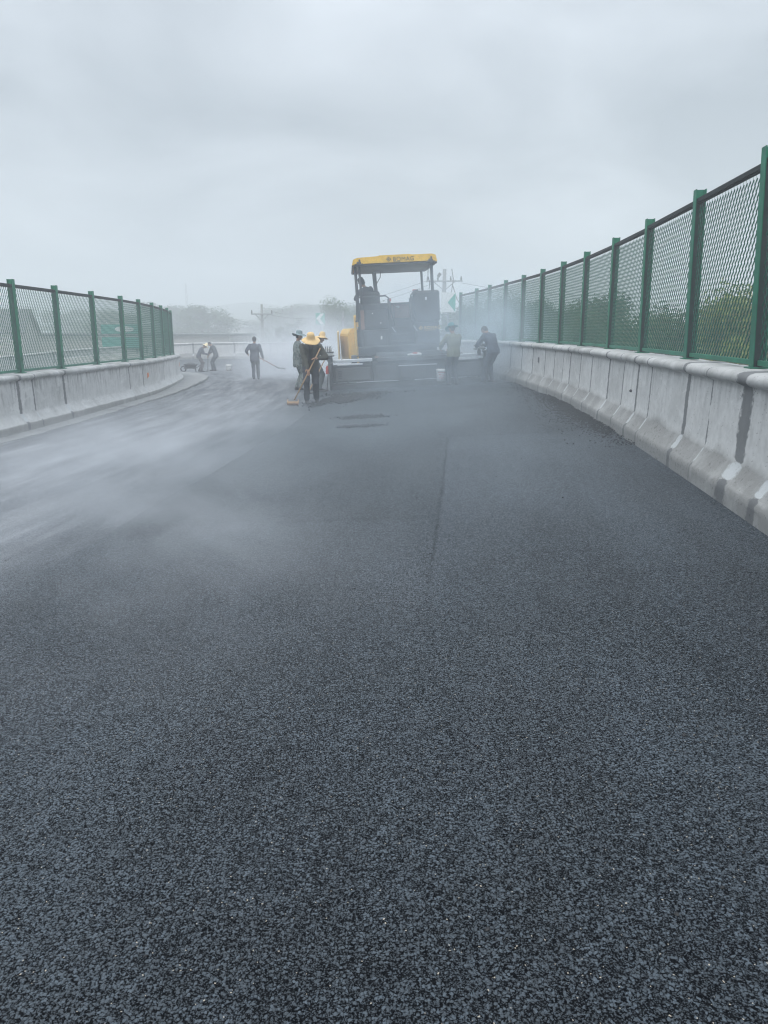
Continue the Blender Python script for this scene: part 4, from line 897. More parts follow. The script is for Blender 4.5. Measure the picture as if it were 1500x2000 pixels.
def hand(bm, wrist, d, palm, sc=1.0, curl=.7, side=1):
    """palm + five bent fingers; d = direction of the hand, palm = palm normal"""
    d = Vector(d).normalized(); pn = Vector(palm); pn = (pn - d * pn.dot(d)).normalized(); sd = d.cross(pn) * side
    w = Vector(wrist); pc = w + d * .045 * sc
    M = Matrix((sd, d, pn)).transposed(); ell(bm, pc, (.040 * sc, .050 * sc, .017 * sc), M)
    for i, (off, ln) in enumerate(((-.028, .068), (-.010, .078), (.009, .073), (.027, .058))):
        b0 = w + d * .082 * sc + sd * off * sc; dirv = d; p = b0
        for j in range(3):
            dirv = (Matrix.Rotation(-curl * (.55 + .25 * j) * side, 3, sd) @ dirv) if True else dirv
            if dirv.dot(pn) < 0 and curl > 0: dirv = (dirv - 2 * pn * dirv.dot(pn))
            q = p + dirv * ln * sc * (.45, .32, .25)[j]; limb(bm, p, q, (.0098 - .0008 * j) * sc, (.009 - .0008 * j) * sc, 2); p = q
    t0 = w + d * .02 * sc - sd * .032 * sc; t1 = t0 + (d * .6 - sd * .7 + pn * .3).normalized() * .036 * sc; t2 = t1 + (d * .8 + pn * .6).normalized() * .03 * sc
    limb(bm, t0, t1, .012 * sc, .0105 * sc, 2); limb(bm, t1, t2, .0105 * sc, .009 * sc, 2)
SKIN = paint('skin', (.30, .16, .10), .55, wear=.1); HAIR = paint('hair_black', (.012, .011, .011), .6, wear=0); GLOVE = paint('glove_white', (.66, .66, .64), .8, wear=.2)
def camo():
    g = G('camouflage_cloth'); v = g.obj(); n = g.noise(v, 11, 3, .5, .6); n2 = g.noise(g.stretch(v, (1, 1, 1), (5, 5, 5)), 14, 3, .5, .6)
    c = g.mix(g.math('GREATER_THAN', n, .5), (.17, .20, .195, 1), (.085, .11, .115, 1)); c = g.mix(g.math('GREATER_THAN', n2, .57), c, (.23, .25, .235, 1)); c = g.mix(g.math('GREATER_THAN', n2, .66), c, (.035, .04, .038, 1))
    g.bsdf(c, .9, 0, g.noise(v, 30, 3), .3, .01, spec=.2); return g.m
CAMO = camo()
def straw():
    g = G('straw'); v = g.obj(); s = g.n('ShaderNodeSeparateXYZ', {0: v}); r_ = g.math('SQRT', g.math('ADD', g.math('MULTIPLY', s.outputs[0], s.outputs[0]), g.math('MULTIPLY', s.outputs[1], s.outputs[1])))
    w = g.math('SINE', g.math('MULTIPLY', g.math('ADD', r_, s.outputs[2]), 700)); a_ = g.math('SINE', g.math('MULTIPLY', g.math('ARCTAN2', s.outputs[1], s.outputs[0]), 90))
    f = g.math('ADD', g.math('MULTIPLY', w, .25), g.math('ADD', g.math('MULTIPLY', a_, .15), .5)); n = g.noise(v, 25, 4)
    c = g.mix(f, (.50, .32, .13, 1), (.80, .60, .32, 1)); c = g.mix(g.rng(n, .5, .7, 0, .4), c, (.42, .26, .11, 1)); g.bsdf(c, .8, 0, f, .4, .004, spec=.2); return g.m
STRAW = straw()
def cloth(name, c): return paint(name, c, .9, wear=.35, scale=5, dirt=tuple(min(1, x * 1.8 + .02) for x in c))
HATC = cloth('hat_cloth_grey', (.18, .24, .26))

VOX = [.0075, .014]
def person(label, loc, rz, top, low, hip=(0, 0, .90), lean=0.0, side=0.0, twist=0.0, head=(0, 0, 0), feet=((.11, .06, 0), (-.11, -.08, 0)), hands=((.25, .12, .85), (-.25, .12, .85)),
           elbow=((.6, -1, -.2), (-.6, -1, -.2)), knee=(0, 1, 0), hat=None, sc=1.0, glove=(0, 0), palms=((-1, 0, 0), (1, 0, 0)), shirt=None, coat_len=.16, toe=(0, 0), group='road workers', curl=.75, seed=0, puff=1.0):
    """local: faces +y. lean = forward bend, head = (pitch down, yaw, roll)"""
    root = thing('person', label, 'person', loc, rz, group); root.scale = (sc, sc, sc); bpy.context.view_layer.update()
    hip = Vector(hip); Ms = Matrix.Rotation(twist, 3, 'Z') @ Matrix.Rotation(-lean, 3, 'X') @ Matrix.Rotation(side, 3, 'Y')
    Mm = Matrix.Rotation(twist * .5, 3, 'Z') @ Matrix.Rotation(-lean * .55, 3, 'X') @ Matrix.Rotation(side * .5, 3, 'Y')
    ux, uy, uz = Ms @ Vector((1, 0, 0)), Ms @ Vector((0, 1, 0)), Ms @ Vector((0, 0, 1))
    mx_, my, mz = Mm @ Vector((1, 0, 0)), Mm @ Vector((0, 1, 0)), Mm @ Vector((0, 0, 1))
    waist = hip + mz * .16; chest = waist + (mz + uz).normalized() * .17; shl = chest + uz * .15; neck = shl + uz * .05
    Hm = Matrix.Rotation(head[1], 3, 'Z') @ Ms @ Matrix.Rotation(-head[0], 3, 'X') @ Matrix.Rotation(head[2], 3, 'Y'); hx, hy, hz = Hm @ Vector((1, 0, 0)), Hm @ Vector((0, 1, 0)), Hm @ Vector((0, 0, 1))
    hc = neck + uz * .035 + hz * .125 + hy * .02
    S = [shl + ux * .185 * s_ - uz * .015 for s_ in (1, -1)]; E_, Wr = [], []
    for i in (0, 1):
        e_, w_ = ik(S[i], hands[i], .285, .25, elbow[i]); E_.append(e_); Wr.append(w_)
    Hp = [hip + Vector((.088 * s_, 0, -.02)) for s_ in (1, -1)]; K, A = [], []
    for i in (0, 1):
        f = Vector(feet[i]); k_, a_ = ik(Hp[i], f + Vector((0, 0, .085)), .425, .415, knee); K.append(k_); A.append(a_)
    # ---- body: one continuous skin surface
    bm = bmesh.new()
    loft(bm, [(hip - Vector((0, 0, .09)), (.12, 0, 0), (0, .08, 0)), (hip, (.155, 0, 0), (0, .10, 0)), (waist, mx_ * .125, my * .085), (chest, ux * .15, uy * .10), (shl - uz * .02, ux * .155, uy * .075), (shl + uz * .04, ux * .07, uy * .055)])
    limb(bm, shl, neck + hz * .07, .056, .050, 3)
    ell(bm, hc + hz * .025, (.076, .094, .098), Hm, 3); ell(bm, hc - hz * .055 + hy * .018, (.058, .070, .062), Hm, 3)
    ell(bm, hc + hy * .098 - hz * .018, (.012, .018, .022), Hm); ell(bm, hc + hy * .088 + hz * .005, (.009, .014, .02), Hm); ell(bm, hc + hy * .082 - hz * .060, (.024, .012, .008), Hm); ell(bm, hc + hy * .075 - hz * .092, (.022, .014, .014), Hm)
    ell(bm, hc + hy * .082 + hz * .030, (.05, .012, .008), Hm)
    for s_ in (1, -1): ell(bm, hc + hx * .078 * s_ - hz * .01 - hy * .005, (.010, .02, .032), Hm)
    for i in (0, 1):
        limb(bm, S[i], E_[i], .048, .038, 4); limb(bm, E_[i], Wr[i], .038, .026, 4, .06)
        limb(bm, Hp[i], K[i], .075, .052, 4); limb(bm, K[i], A[i], .052, .036, 4, .08)
        limb(bm, A[i] - Vector((0, 0, .02)), A[i] + Matrix.Rotation(toe[i], 3, 'Z') @ Vector((0, .11, -.05)), .034, .026, 3)
        if not glove[i]: hand(bm, Wr[i], (Wr[i] - E_[i]), palms[i], 1.0, curl, 1 if i == 0 else -1)
    remesh(bm, 'body', SKIN, root, VOX[0], 1)
    bm = bmesh.new()                                  # eyes
    for s_ in (1, -1): ell(bm, hc + hx * .031 * s_ + hy * .0885 + hz * .012, (.012, .005, .006), Hm, 1)
    mesh_obj('eyes', bm, HAIR, root)
    # ---- jacket
    bm = bmesh.new(); P = puff
    hem = hip - Vector((0, 0, coat_len - .05)) - my * .0
    loft(bm, [(hem, (.185 * P, 0, 0), (0, .135 * P, 0)), (hip + Vector((0, 0, .03)), (.180 * P, 0, 0), (0, .135 * P, 0)), (waist, mx_ * .165 * P, my * .122 * P), (chest, ux * .185 * P, uy * .132 * P), (shl - uz * .03, ux * .190 * P, uy * .108 * P), (shl + uz * .03, ux * .12, uy * .08), (shl + uz * .062, ux * .07, uy * .066)])
    for i in (0, 1):
        limb(bm, S[i] - uz * .01, E_[i], .073 * P, .060 * P, 5); limb(bm, E_[i], E_[i].lerp(Wr[i], .93), .060 * P, .046 * P, 5)
    remesh(bm, 'jacket', top, root, VOX[1], 2, .011, 9, seed)
    if shirt:                                          # dark shirt front in the open jacket
        bm = bmesh.new(); loft(bm, [(hip - Vector((0, 0, .02)) + my * .10 * P, (.062, 0, 0), (0, .052, 0)), (waist + my * .085 * P, mx_ * .055, my * .058), (chest + uy * .095 * P, ux * .06, uy * .058), (shl + uy * .07, ux * .05, uy * .05), (shl + uz * .05 + uy * .03, ux * .03, uy * .04)]); remesh(bm, 'shirt', shirt, root, VOX[1], 2, .004, 9, seed)
    # ---- trousers
    bm = bmesh.new(); loft(bm, [(hip - Vector((0, 0, .12)), (.12, 0, 0), (0, .10, 0)), (hip - Vector((0, 0, .04)), (.168, 0, 0), (0, .125, 0)), (hip + Vector((0, 0, .06)), (.155, 0, 0), (0, .112, 0)), (hip + mz * .12, (.14, 0, 0), (0, .10, 0))])
    for i in (0, 1):
        limb(bm, Hp[i], K[i], .098, .075, 5); limb(bm, K[i], K[i].lerp(A[i], .93), .074, .066, 5)
    remesh(bm, 'trousers', low, root, VOX[1], 2, .012, 8, seed + 5)
    for i in (0, 1):                                   # shoes
        bm = bmesh.new(); Mt = Matrix.Rotation(toe[i], 3, 'Z'); a_ = A[i]; fz = Vector((0, 0, -.085)); 
        lift = Vector(feet[i]).z
        loft(bm, [(a_ + fz + Mt @ Vector((0, -.075, .035)), Mt @ Vector((.030, 0, 0)), (0, 0, .032)), (a_ + fz + Mt @ Vector((0, -.03, .05)), Mt @ Vector((.038, 0, 0)), (0, 0, .05)), (a_ + fz + Mt @ Vector((0, .05, .042)), Mt @ Vector((.040, 0, 0)), (0, 0, .042)), (a_ + fz + Mt @ Vector((0, .13, .03)), Mt @ Vector((.046, 0, 0)), (0, 0, .03)), (a_ + fz + Mt @ Vector((0, .185, .022)), Mt @ Vector((.026, 0, 0)), (0, 0, .020))], 14)
        limb(bm, a_ + Vector((0, 0, .02)), a_ + Vector((0, -.005, -.03)), .045, .045, 2); remesh(bm, 'shoe', M_RUB, root, VOX[1], 2)
        if glove[i]:
            bm = bmesh.new(); hand(bm, Wr[i], (Wr[i] - E_[i]), palms[i], 1.18, curl, 1 if i == 0 else -1); limb(bm, E_[i].lerp(Wr[i], .82), Wr[i], .046, .036, 2); remesh(bm, 'glove', GLOVE, root, .007, 1)
    # ---- hair and hat
    bm = bmesh.new(); ell(bm, hc + hz * .038 - hy * .012, (.083, .096, .092), Hm, 3); ell(bm, hc - hy * .045 - hz * .01, (.072, .058, .075), Hm, 2)
    cut = [v for v in bm.verts if (v.co - hc).dot(hy) > .045 and (v.co - hc).dot(hz) < .075 - .3 * max(0, .07 - (v.co - hc).dot(hy))]
    for v in cut: v.co -= hy * .03
    mesh_obj('hair', bm, HAIR, root, True)
    if hat:
        M = Matrix.Translation(hc + hz * .055 - hy * .005) @ Hm.to_4x4() @ Matrix.Rotation(hat.get('tilt', 0), 4, 'X') @ Matrix.Rotation(hat.get('roll', 0), 4, 'Y')
        bm = bmesh.new(); kind = hat['kind']; br = hat.get('brim', .2)
        if kind == 'straw':
            pr = [(0, .150), (.03, .149), (.062, .138), (.082, .11), (.092, .05), (.098, .012), (.125, .0), (br * .85, -.018), (br, -.032), (br + .003, -.038), (br - .006, -.040), (br * .85, -.026), (.12, -.008), (.094, .004), (.086, .05), (.074, .105), (.03, .14), (0, .142)]
            lathe(bm, pr, 40, None, lambda a_, r_: (.012 * math.sin(2 * a_ + .6) + .006 * math.sin(5 * a_)) * max(0, r_ - .09) / .1)
        else:
            pr = [(0, .115), (.055, .112), (.088, .09), (.096, .03), (.100, -.004), (br * .8, -.016), (br, -.022), (br + .002, -.028), (br * .8, -.024), (.095, -.012), (.088, .03), (.08, .085), (0, .104)]
            lathe(bm, pr, 36, None, lambda a_, r_: (.022 * math.sin(2 * a_ + 1.2 + hat.get('ph', 0)) + .010 * math.sin(3 * a_)) * max(0, r_ - .1) / .08)
        o = mesh_obj('hat', bm, hat['mat'], root, True); o.matrix_local = M
        if hat.get('band'):
            bm = bmesh.new(); lathe(bm, [(.099, .015), (.1005, .016), (.0975, .040), (.0955, .040), (.099, .015)], 32); q = mesh_obj('hat_band', bm, hat['band'], o, True)
    return root, [root.matrix_basis @ (Wr[i] + (Wr[i] - E_[i]).normalized() * .065 + Vector(palms[i]).normalized() * .018) for i in (0, 1)], root.matrix_basis
bpy.context.view_layer.update()
WOOD = paint('tool_wood', (.42, .27, .15), .7, wear=.3, dirt=(.2, .13, .08)); BLADE = paint('blade_steel', (.06, .055, .055), .5, .6, wear=.5, dirt=(.12, .07, .05)); WOODR = paint('tool_wood_reddish', (.26, .11, .08), .7)
def W2(root_loc, rz, sc, v): return Vector(root_loc) + (Matrix.Rotation(rz, 3, 'Z') @ Vector(v)) * sc
def tool(name, label, cat, a, b, r_, mat, parts):
    """a = head end on the ground, b = grip end; parts(root, M) adds the head"""
    a, b = Vector(a), Vector(b); root = thing(name, label, cat, a); d = b - a
    bm = bmesh.new(); tube(bm, [(0, 0, 0), tuple(d * .5 + Vector((.004, 0, .004))), tuple(d)], [r_, r_ * .95, r_ * .9], 8); mesh_obj('handle', bm, mat, root, True); parts(root, d.normalized()); return root

XA, YA = -1.74, 18.45; zA = surf(XA, YA)
la = (XA, YA, zA); rza = R(186)
# worker A: faces the camera, bent over the rake
hA = ((.03, .40, .60), (-.15, .34, 1.02))
_, wa, _ = person('worker in straw hat and open dark jacket bent over a wooden rake in front', la, rza, cloth('jacket_olive', (.050, .052, .042)), cloth('trousers_navy', (.028, .034, .046)), hip=(0, -.08, .84), lean=.56, side=-.04, head=(.45, 0, .04),
       feet=((.10, .10, 0), (-.13, -.10, 0)), hands=hA, elbow=((.9, -.7, -.4), (-1, -.3, -.5)), hat={'kind': 'straw', 'mat': STRAW, 'brim': .205, 'tilt': .60}, shirt=cloth('shirt_black', (.012, .014, .018)), sc=1.05, palms=((0, 0, -1), (0, 0, -1)), seed=1, coat_len=.20, puff=1.04)
ha, hb = wa[0], wa[1]; dirn = (ha - hb).normalized(); tip = ha + dirn * ((ha.z - zA - .04) / -dirn.z); grip = hb - dirn * .28
def rake_head(root, d):
    bm = bmesh.new(); box(bm, (0, 0, .02), (.27, .20, .06), rot=(.25, 0, .08), bev=.012); o = mesh_obj('head', bm, WOOD, root); box_ = bmesh.new(); box(box_, (0, .0, .052), (.22, .13, .022), rot=(.25, 0, .08), bev=.006); mesh_obj('cross_plate', box_, M_LG, root)
    bm = bmesh.new()
    for k in range(22): box(bm, (-.12 + k * .0115, -.06 + .01 * math.sin(k * 3), -.018), (.010, .09, .04), rot=(.3, 0, .08 + .1 * math.sin(k * 5)))
    mesh_obj('bristles', bm, paint('bristle_brown', (.22, .12, .08), .9), root)
tool('wooden_rake', 'long wooden rake with a broad brown head held by the bent worker in front', 'rake', tip, grip, .016, WOOD, rake_head)

# worker B: camouflage suit, standing, facing right
XB, YB = -2.56, 23.2; lb = (XB, YB, surf(XB, YB))
person('worker in pale camouflage suit and grey brimmed hat, standing facing the machine', lb, R(-72), CAMO, CAMO, hip=(0, 0, .90), lean=.04, head=(.12, -.05, 0), feet=((.10, .03, 0), (-.10, -.02, 0)), hands=((.26, .22, .92), (-.30, -.02, .80)), elbow=((.6, -1, -.2), (-.4, -1, 0)),
       hat={'kind': 'bucket', 'mat': HATC, 'brim': .205, 'ph': 2.4, 'tilt': .06}, sc=1.0, glove=(1, 1), palms=((-1, 0, 0), (1, 0, 0)), coat_len=.26, seed=2, puff=1.05)
# worker C: straw hat, beside the screed, with a flat lute
XC, YC = -1.95, 22.5; lc = (XC, YC, surf(XC, YC)); rzc = R(-68)
hC = ((.02, .40, .98), (-.02, .50, .74))
_, wc, _ = person('straw-hatted worker half hidden behind the front worker, pushing a flat lute', lc, rzc, cloth('jacket_dark_brown', (.035, .033, .034)), cloth('trousers_grey_green', (.075, .09, .095)), hip=(0, -.05, .87), lean=.30, head=(.25, 0, 0), feet=((.10, .05, 0), (-.10, -.12, 0)), hands=hC,
       elbow=((1, -.6, -.4), (-1, -.6, -.4)), hat={'kind': 'straw', 'mat': STRAW, 'brim': .19, 'tilt': .35}, sc=.98, palms=((0, 0, -1), (0, 0, -1)), seed=3)
zt = surf(-1.63, 22.0) + .02; tip = Vector((-1.62, 22.0, zt)); 
def lute_head(root, d):
    bm = bmesh.new(); box(bm, (0, 0, .0), (.46, .13, .022), rot=(0, 0, .15), bev=.006); box(bm, (0, 0, .025), (.10, .06, .04), bev=.01); mesh_obj('head', bm, BLADE, root)
tool('asphalt_lute', 'dark flat-headed lute reaching the road by the left end of the screed', 'lute', tip, wc[1] + (wc[1] - tip).normalized() * .45, .016, BLADE, lute_head)
p = Vector((-2.12, 21.6, surf(-2.12, 21.6) + .02)); bm = bmesh.new(); 
tool('shovel', 'shovel resting on the road behind the front worker', 'shovel', p, wc[0] + Vector((-.1, .05, .1)), .016, WOOD, lambda root, d: mesh_obj('blade', (lambda b: (ell(b, (.05, -.10, .01), (.13, .17, .022), sub=3), b)[1])(bmesh.new()), BLADE, root, True))

VOX[:] = [.009, .017]
# walker with the shovel, seen from behind
def place(xp, yp, d):  # pixel of the 1500x2000 photograph at horizontal distance d, used only for choosing X
    return (xp - 750) / 1545 * d
XD, YD = -5.05, 30.6; ld = (XD, YD, surf(XD, YD)); hD = ((.36, -.12, .78), (-.30, .12, 1.04))
_, wdd, _ = person('bare-headed worker in a dark blue suit walking away and trailing a shovel', ld, R(4), cloth('suit_blue_grey', (.045, .055, .075)), cloth('suit_trousers', (.042, .052, .070)), hip=(0, 0, .90), lean=.05, head=(.05, 0, 0), feet=((.10, .22, .0), (-.06, -.14, .03)), hands=hD, elbow=((.2, -1, 0), (-.45, -1, -.3)),
       sc=.97, palms=((-1, 0, 0), (1, 0, 0)), coat_len=.24, seed=4, puff=1.06)
wd = wdd[0]; tip = Vector((XD + .92, YD - .25, wd.z - .30)); 
def shovel_head(root, d):
    bm = bmesh.new(); M = Matrix.Rotation(math.atan2(-d.y, -d.x), 3, 'Z'); prs = [(0, .05), (.06, .115), (.16, .125), (.24, .10), (.31, .02)]
    vs = []
    for (x, w) in prs: vs.append([bm.verts.new(M @ Vector((x, w * k, -.02 + .03 * abs(k) ** 2 - x * .1))) for k in (-1, -.5, 0, .5, 1)])
    for a_, b_ in zip(vs, vs[1:]):
        for k in range(4): bm.faces.new((a_[k], a_[k + 1], b_[k + 1], b_[k]))
    ext = bmesh.ops.solidify(bm, geom=bm.faces[:], thickness=.006); tube(bm, [tuple(d * .14), (0, 0, 0), tuple(M @ Vector((.06, 0, -.02)))], .022, 8); mesh_obj('blade', bm, BLADE, root, True)
tool('shovel', 'long-handled shovel carried low by the worker walking away', 'shovel', tip, wd + (wd - tip).normalized() * .18, .017, WOODR, shovel_head)

# the two by the far wall
XE, YE = -9.75, 41.6; le = (XE, YE, surf(XE, YE))
person('worker in a pale straw hat bending beside the far bend, left of the pair', le, R(-75), cloth('jacket_slate', (.050, .058, .078)), cloth('trousers_brown', (.09, .075, .075)), hip=(0, -.10, .86), lean=.62, head=(.35, .1, 0), feet=((.10, .02, 0), (-.08, -.1, 0)), hands=((.12, .42, .95), (-.12, .38, .98)),
       hat={'kind': 'straw', 'mat': paint('straw_pale', (.82, .68, .42), .8, wear=.2), 'brim': .20, 'tilt': .3}, sc=.95, seed=5)
XF, YF = -9.12, 41.9; lf = (XF, YF, surf(XF, YF))
person('bare-headed worker in dark clothes stooping, right of the pair by the far bend', lf, R(80), cloth('jacket_grey_dark', (.045, .055, .065)), cloth('trousers_grey_dark', (.05, .06, .072)), hip=(0, -.14, .87), lean=.50, head=(.45, -.1, 0), feet=((.10, -.02, 0), (-.08, .05, 0)), hands=((.12, .34, .92), (-.12, .28, .80)), sc=.97, seed=6, coat_len=.2)
p = W2(lf, R(80), .97, (-.12, .28, .80)); tip = Vector((XF - .32, YF - .1, surf(XF - .32, YF - .1) + .02))
tool('shovel', 'shovel standing between the pair of workers by the far bend', 'shovel', tip, p + (p - tip).normalized() * .2, .016, BLADE, shovel_head)
# barrow-like hand cart of asphalt at the left worker's feet
root = thing('hand_cart', 'dark low cart of asphalt behind the pair by the far bend', 'cart', (XE - .62, YE + .25, surf(XE - .62, YE + .25)), R(10))
bm = bmesh.new(); v0 = [(-.35, -.22, .42), (.38, -.22, .40), (.38, .22, .40), (-.35, .22, .42)]; v1 = [(-.2, -.14, .2), (.2, -.14, .18), (.2, .14, .18), (-.2, .14, .2)]
A_ = [bm.verts.new(p) for p in v0]; B_ = [bm.verts.new(p) for p in v1]; bm.faces.new(B_)
for i in range(4): bm.faces.new((A_[i], A_[(i + 1) % 4], B_[(i + 1) % 4], B_[i]))
bmesh.ops.solidify(bm, geom=bm.faces[:], thickness=.012); mesh_obj('tray', bm, BLADE, root)
bm = bmesh.new(); ell(bm, (0, 0, .38), (.3, .18, .12), sub=3)
for v in bm.verts: v.co += Vector((0, 0, .03 * mnoise.noise(v.co * 14)))
mesh_obj('asphalt_load', bm, M_BLK, root, True)
bm = bmesh.new(); tube(bm, [(-.35, .2, .2), (.3, .2, .22), (.75, .22, .5)], .018, 6); tube(bm, [(-.35, -.2, .2), (.3, -.2, .22), (.75, -.22, .5)], .018, 6); tube(bm, [(.25, .2, .2), (.28, .2, 0.01)], .015, 6); tube(bm, [(.25, -.2, .2), (.28, -.2, 0.01)], .015, 6); mesh_obj('frame', bm, M_DG, root)
bm = bmesh.new(); t = bmesh.new(); lathe(t, [(.10, -.03), (.15, -.04), (.165, 0), (.15, .04), (.10, .03), (.10, -.03)], 20, Matrix.Translation((-.38, 0, .165)) @ Matrix.Rotation(R(90), 4, 'X')); join(bm, t); mesh_obj('wheel', bm, M_RUB, root, True)
bucket(-8.15, 41.0, surf(-8.15, 41.0), .13, .155, .32, 'white bucket standing on the road right of the far pair', M_WHT, False)

VOX[:] = [.0085, .016]
# driver in the seat, seen from behind
dr = local((-1.20, 1.62, 1.40)); rzd = R(2.6 + 24)
person('driver in dark clothes sitting under the yellow canopy, leaning out to the left', dr, rzd, cloth('jacket_driver', (.035, .04, .05)), cloth('trousers_driver', (.03, .034, .042)), hip=(.05, .05, 1.02), lean=.22, side=-.24, head=(.15, .3, -.1), feet=((.12, .50, .50), (-.10, .50, .50)), hands=((.22, .42, 1.22), (-.24, .40, 1.18)), knee=(0, .4, 1),
       hat={'kind': 'bucket', 'mat': cloth('cap_dark', (.03, .03, .035)), 'brim': .115}, sc=.97, seed=7, coat_len=.10)
# worker on the right behind the screed
lg = local((1.05, -.42, 0)); lg.z = surf(lg.x, lg.y)
person('worker in olive shirt and teal brimmed hat standing behind the right side of the screed', lg, R(24), cloth('shirt_olive', (.15, .155, .10)), cloth('trousers_dark', (.035, .042, .055)), hip=(0, 0, .90), lean=.12, head=(.25, .15, 0), feet=((.12, .0, 0), (-.12, .02, 0)), hands=((.12, .36, 1.02), (-.22, .36, 1.02)), elbow=((1, -.6, -.4), (-1, -.6, -.4)),
       hat={'kind': 'bucket', 'mat': cloth('hat_teal', (.05, .20, .21)), 'brim': .19, 'tilt': -.1}, sc=.97, seed=8, puff=1.12)
lh = local((2.06, -.35, 0)); lh.z = surf(lh.x, lh.y)
person('worker in dark blue bent over the box at the right end of the screed', lh, R(38), cloth('overall_blue_grey', (.045, .058, .085)), cloth('overall_trousers', (.040, .050, .072)), hip=(.04, -.12, .88), lean=.58, head=(.35, 0, 0), feet=((.10, -.05, 0), (-.12, .06, 0)), hands=((.10, .42, 1.0), (-.12, .40, 1.0)), elbow=((1, -.6, -.4), (-1, -.6, -.4)), sc=.99, seed=9, puff=1.12, coat_len=.12)

# ------------------------------------------------------------------ loose asphalt on the road
def rock_bm(rn, vs, fs, c, r_):
    k = len(vs); ph = (1 + 5 ** .5) / 2
    base = [(-1, ph, 0), (1, ph, 0), (-1, -ph, 0), (1, -ph, 0), (0, -1, ph), (0, 1, ph), (0, -1, -ph), (0, 1, -ph), (ph, 0, -1), (ph, 0, 1), (-ph, 0, -1), (-ph, 0, 1)]
    sx_, sy_, sz_ = rn.uniform(.6, 1.2), rn.uniform(.6, 1.2), rn.uniform(.45, .8); an = rn.uniform(0, 6.3); ca, sa = math.cos(an), math.sin(an)
    for (x, y, z) in base:
        j = rn.uniform(.75, 1.15) / 1.9 * r_; X_, Y_, Z_ = x * sx_ * j, y * sy_ * j, z * sz_ * j; vs.append((c[0] + X_ * ca - Y_ * sa, c[1] + X_ * sa + Y_ * ca, c[2] + Z_ + r_ * .25))
    for f in [(0,11,5),(0,5,1),(0,1,7),(0,7,10),(0,10,11),(1,5,9),(5,11,4),(11,10,2),(10,7,6),(7,1,8),(3,9,4),(3,4,2),(3,2,6),(3,6,8),(3,8,9),(4,9,5),(2,4,11),(6,2,10),(8,6,7),(9,8,1)]: fs.append(tuple(k + q for q in f))
M_CR = paint('loose_asphalt', (.0045, .0052, .0065), .6, wear=.15, dirt=(.02, .022, .026))
def crumbs(label, gen, n, seed, r0=.006, r1=.022):
    rn = random.Random(seed); vs, fs = [], []
    for i in range(n):
        x, y, hh = gen(rn); r_ = r0 + (r1 - r0) * rn.random() ** 2.2; t = np.interp(y, ST_R[:7, 1], np.arange(7)); a_, b_ = cr_eval(ST_R, t), cr_eval(ST_L, t); w = (a_[0] - x) / (a_[0] - b_[0])
        z = a_[2] + (b_[2] - a_[2]) * w + (.022 if (a_[0] - x) < 5.12 and y < 22 else 0); rock_bm(rn, vs, fs, (x, y, z + hh), r_)
    o = mesh_obj('loose_asphalt', (vs, fs), M_CR); tag(o, label, None, None, 'stuff')
def g_right(rn):
    y = 10.2 + 7.5 * (rn.random() + rn.random()) / 2 if rn.random() < .75 else 9.5 + 12 * rn.random(); u = abs(rn.gauss(0, .16)) * (1 if rn.random() < .7 else 2.2) + .015; ph = mnoise.noise(Vector((y * .7, 3, 0)))
    u = max(.012, u + .12 * ph); x = float(np.interp(y, ST_R[:7, 1], ST_R[:7, 0])); t = np.interp(y, ST_R[:7, 1], np.arange(7)); x = cr_eval(ST_R, t)[0]; return x - u, y, max(0, .035 * (1 - u / .3)) * rn.random()
crumbs('band of loose dark asphalt crumbs along the foot of the right barrier', g_right, 9000, 1, .005, .017)
def g_pile(rn):
    k = rn.random()
    if k < .8: x = rn.gauss(-1.0, .34); y = 18.75 + (x + 1.0) * .9 + rn.gauss(0, .42); y += .3 * math.sin(x * 9)
    else: x = rn.gauss(-.6, .5); y = 20.2 + rn.gauss(0, .25)
    return x, y, .02 * rn.random()
crumbs('scattered dark asphalt lumps raked out beside the front worker', g_pile, 3800, 2, .008, .034)
def g_patch(rn):
    if rn.random() < .5: return rn.gauss(-.44, .17), 13.05 + rn.gauss(0, .08), .01 * rn.random()
    return rn.gauss(-.40, .22), 14.5 + rn.gauss(0, .16), .01 * rn.random()
crumbs('two small dark patches of loose asphalt on the fresh mat', g_patch, 1700, 4, .006, .022)
def g_any(rn):
    y = 1.6 + 18 * rn.random() ** 1.2; t = np.interp(y, ST_R[:7, 1], np.arange(7)); x = cr_eval(ST_R, t)[0] - rn.uniform(.1, 8.5); return x, y, 0
crumbs('single loose stones lying here and there on the road', g_any, 500, 5, .003, .011)

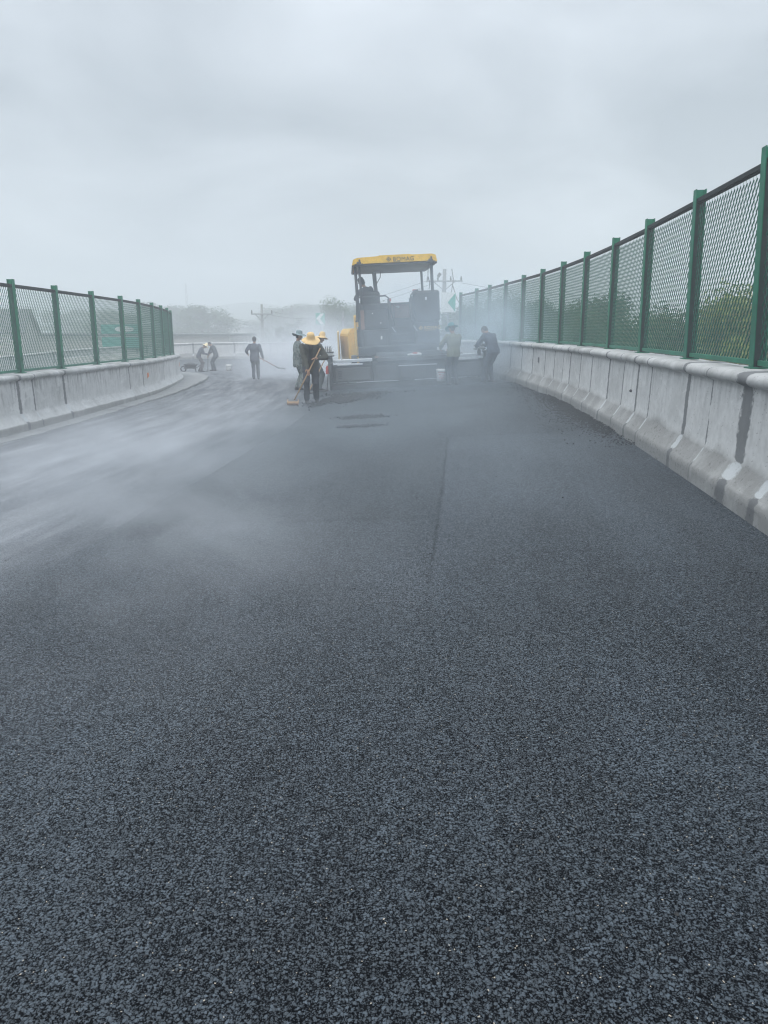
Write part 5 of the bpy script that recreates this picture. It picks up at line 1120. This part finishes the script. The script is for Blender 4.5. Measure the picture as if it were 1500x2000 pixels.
# ------------------------------------------------------------------ haze and steam
def haze():
    bm = bmesh.new(); box(bm, (0, 30, (TZ - 2.5 + 26) / 2), (2700, 2700, 26 - (TZ - 2.5))); 
    g = G('haze_air'); v = g.n('ShaderNodeVolumePrincipled', {'Color': (.87, .90, .93, 1), 'Density': HAZE_D, 'Anisotropy': .2}); g.t.links.new(v.outputs[0], g.o.inputs['Volume'])
    o = mesh_obj('haze', bm, g.m); tag(o, kind='stuff')
HAZE_D = .0084
haze()
def steam_mat(name, dens, scale, lo, hi, seed, squash=(1, 1, 1), det=3, col=(.80, .91, 1.0)):
    g = G(name); v = g.obj()
    ln = g.n('ShaderNodeVectorMath', {0: v}, operation='LENGTH').outputs['Value']
    fall = g.math('POWER', g.rng(ln, .15, 1.0, 1, 0), 1.3)
    s = g.n('ShaderNodeMapping', {0: v, 'Scale': squash, 'Location': (seed, seed * 2, 0)}).outputs[0]
    n = g.noise(s, scale, det, .6, 1.1)
    dn = g.math('MULTIPLY', g.math('MULTIPLY', g.rng(n, lo, hi), fall), dens)
    p = g.n('ShaderNodeVolumePrincipled', {'Color': (*col, 1), 'Density': dn, 'Anisotropy': .25}); g.t.links.new(p.outputs[0], g.o.inputs['Volume']); return g.m
def steam(label, c, r_, dens, scale=1.6, lo=.35, hi=.65, seed=0, rz=0.0, tilt=0.0, col=(.80, .91, 1.0)):
    bm = bmesh.new(); bmesh.ops.create_icosphere(bm, subdivisions=3, radius=1.0)
    o = mesh_obj('steam', bm, steam_mat('steam_vapour', dens, scale, lo, hi, seed, (r_[0] / max(r_), r_[1] / max(r_), min(1, 1.4 * r_[2] / max(r_))), 5, col))
    o.location = c; o.scale = r_; o.rotation_euler = (0, tilt, rz); tag(o, label, None, None, 'stuff'); return o
WH = (.93, .96, 1.0)
steam('bluish steam rising around the rear of the paving machine', (1.4, 21.3, 1.0), (3.8, 3.2, 3.0), .42, 1.9, .26, .66, 1, R(3))
steam('white steam drifting low behind the workers on the left', (-2.9, 32.0, .2), (3.6, 6.5, 2.6), .62, 2.0, .34, .62, 2, R(18), col=WH)
steam('steam at the right end of the screed in front of the fence', (3.6, 23.6, 1.1), (2.0, 4.4, 2.0), .50, 1.8, .34, .6, 3, R(5))
steam('thin white steam lying over the old lane on the left', (-3.4, 10.8, .0), (2.8, 7.5, .60), .34, 3.6, .36, .66, 4, R(-4), col=WH)
steam('thin steam over the fresh surface behind the machine', (1.2, 15.0, .0), (4.6, 9.5, .8), .09, 2.8, .20, .66, 5)
steam('wisps of steam drifting over the near left of the road', (-2.0, 5.8, .15), (2.2, 4.4, .75), .46, 3.6, .42, .68, 6, R(20), col=WH)
steam('barely visible vapour over the nearest part of the road', (.4, 9.0, .0), (4.8, 7.0, .55), .14, 2.6, .20, .66, 8)
steam('steam filling the bend before the far wall', (-5.0, 43.0, .2), (8.0, 6.0, 2.2), .10, 1.8, .25, .6, 7, R(35), col=WH)
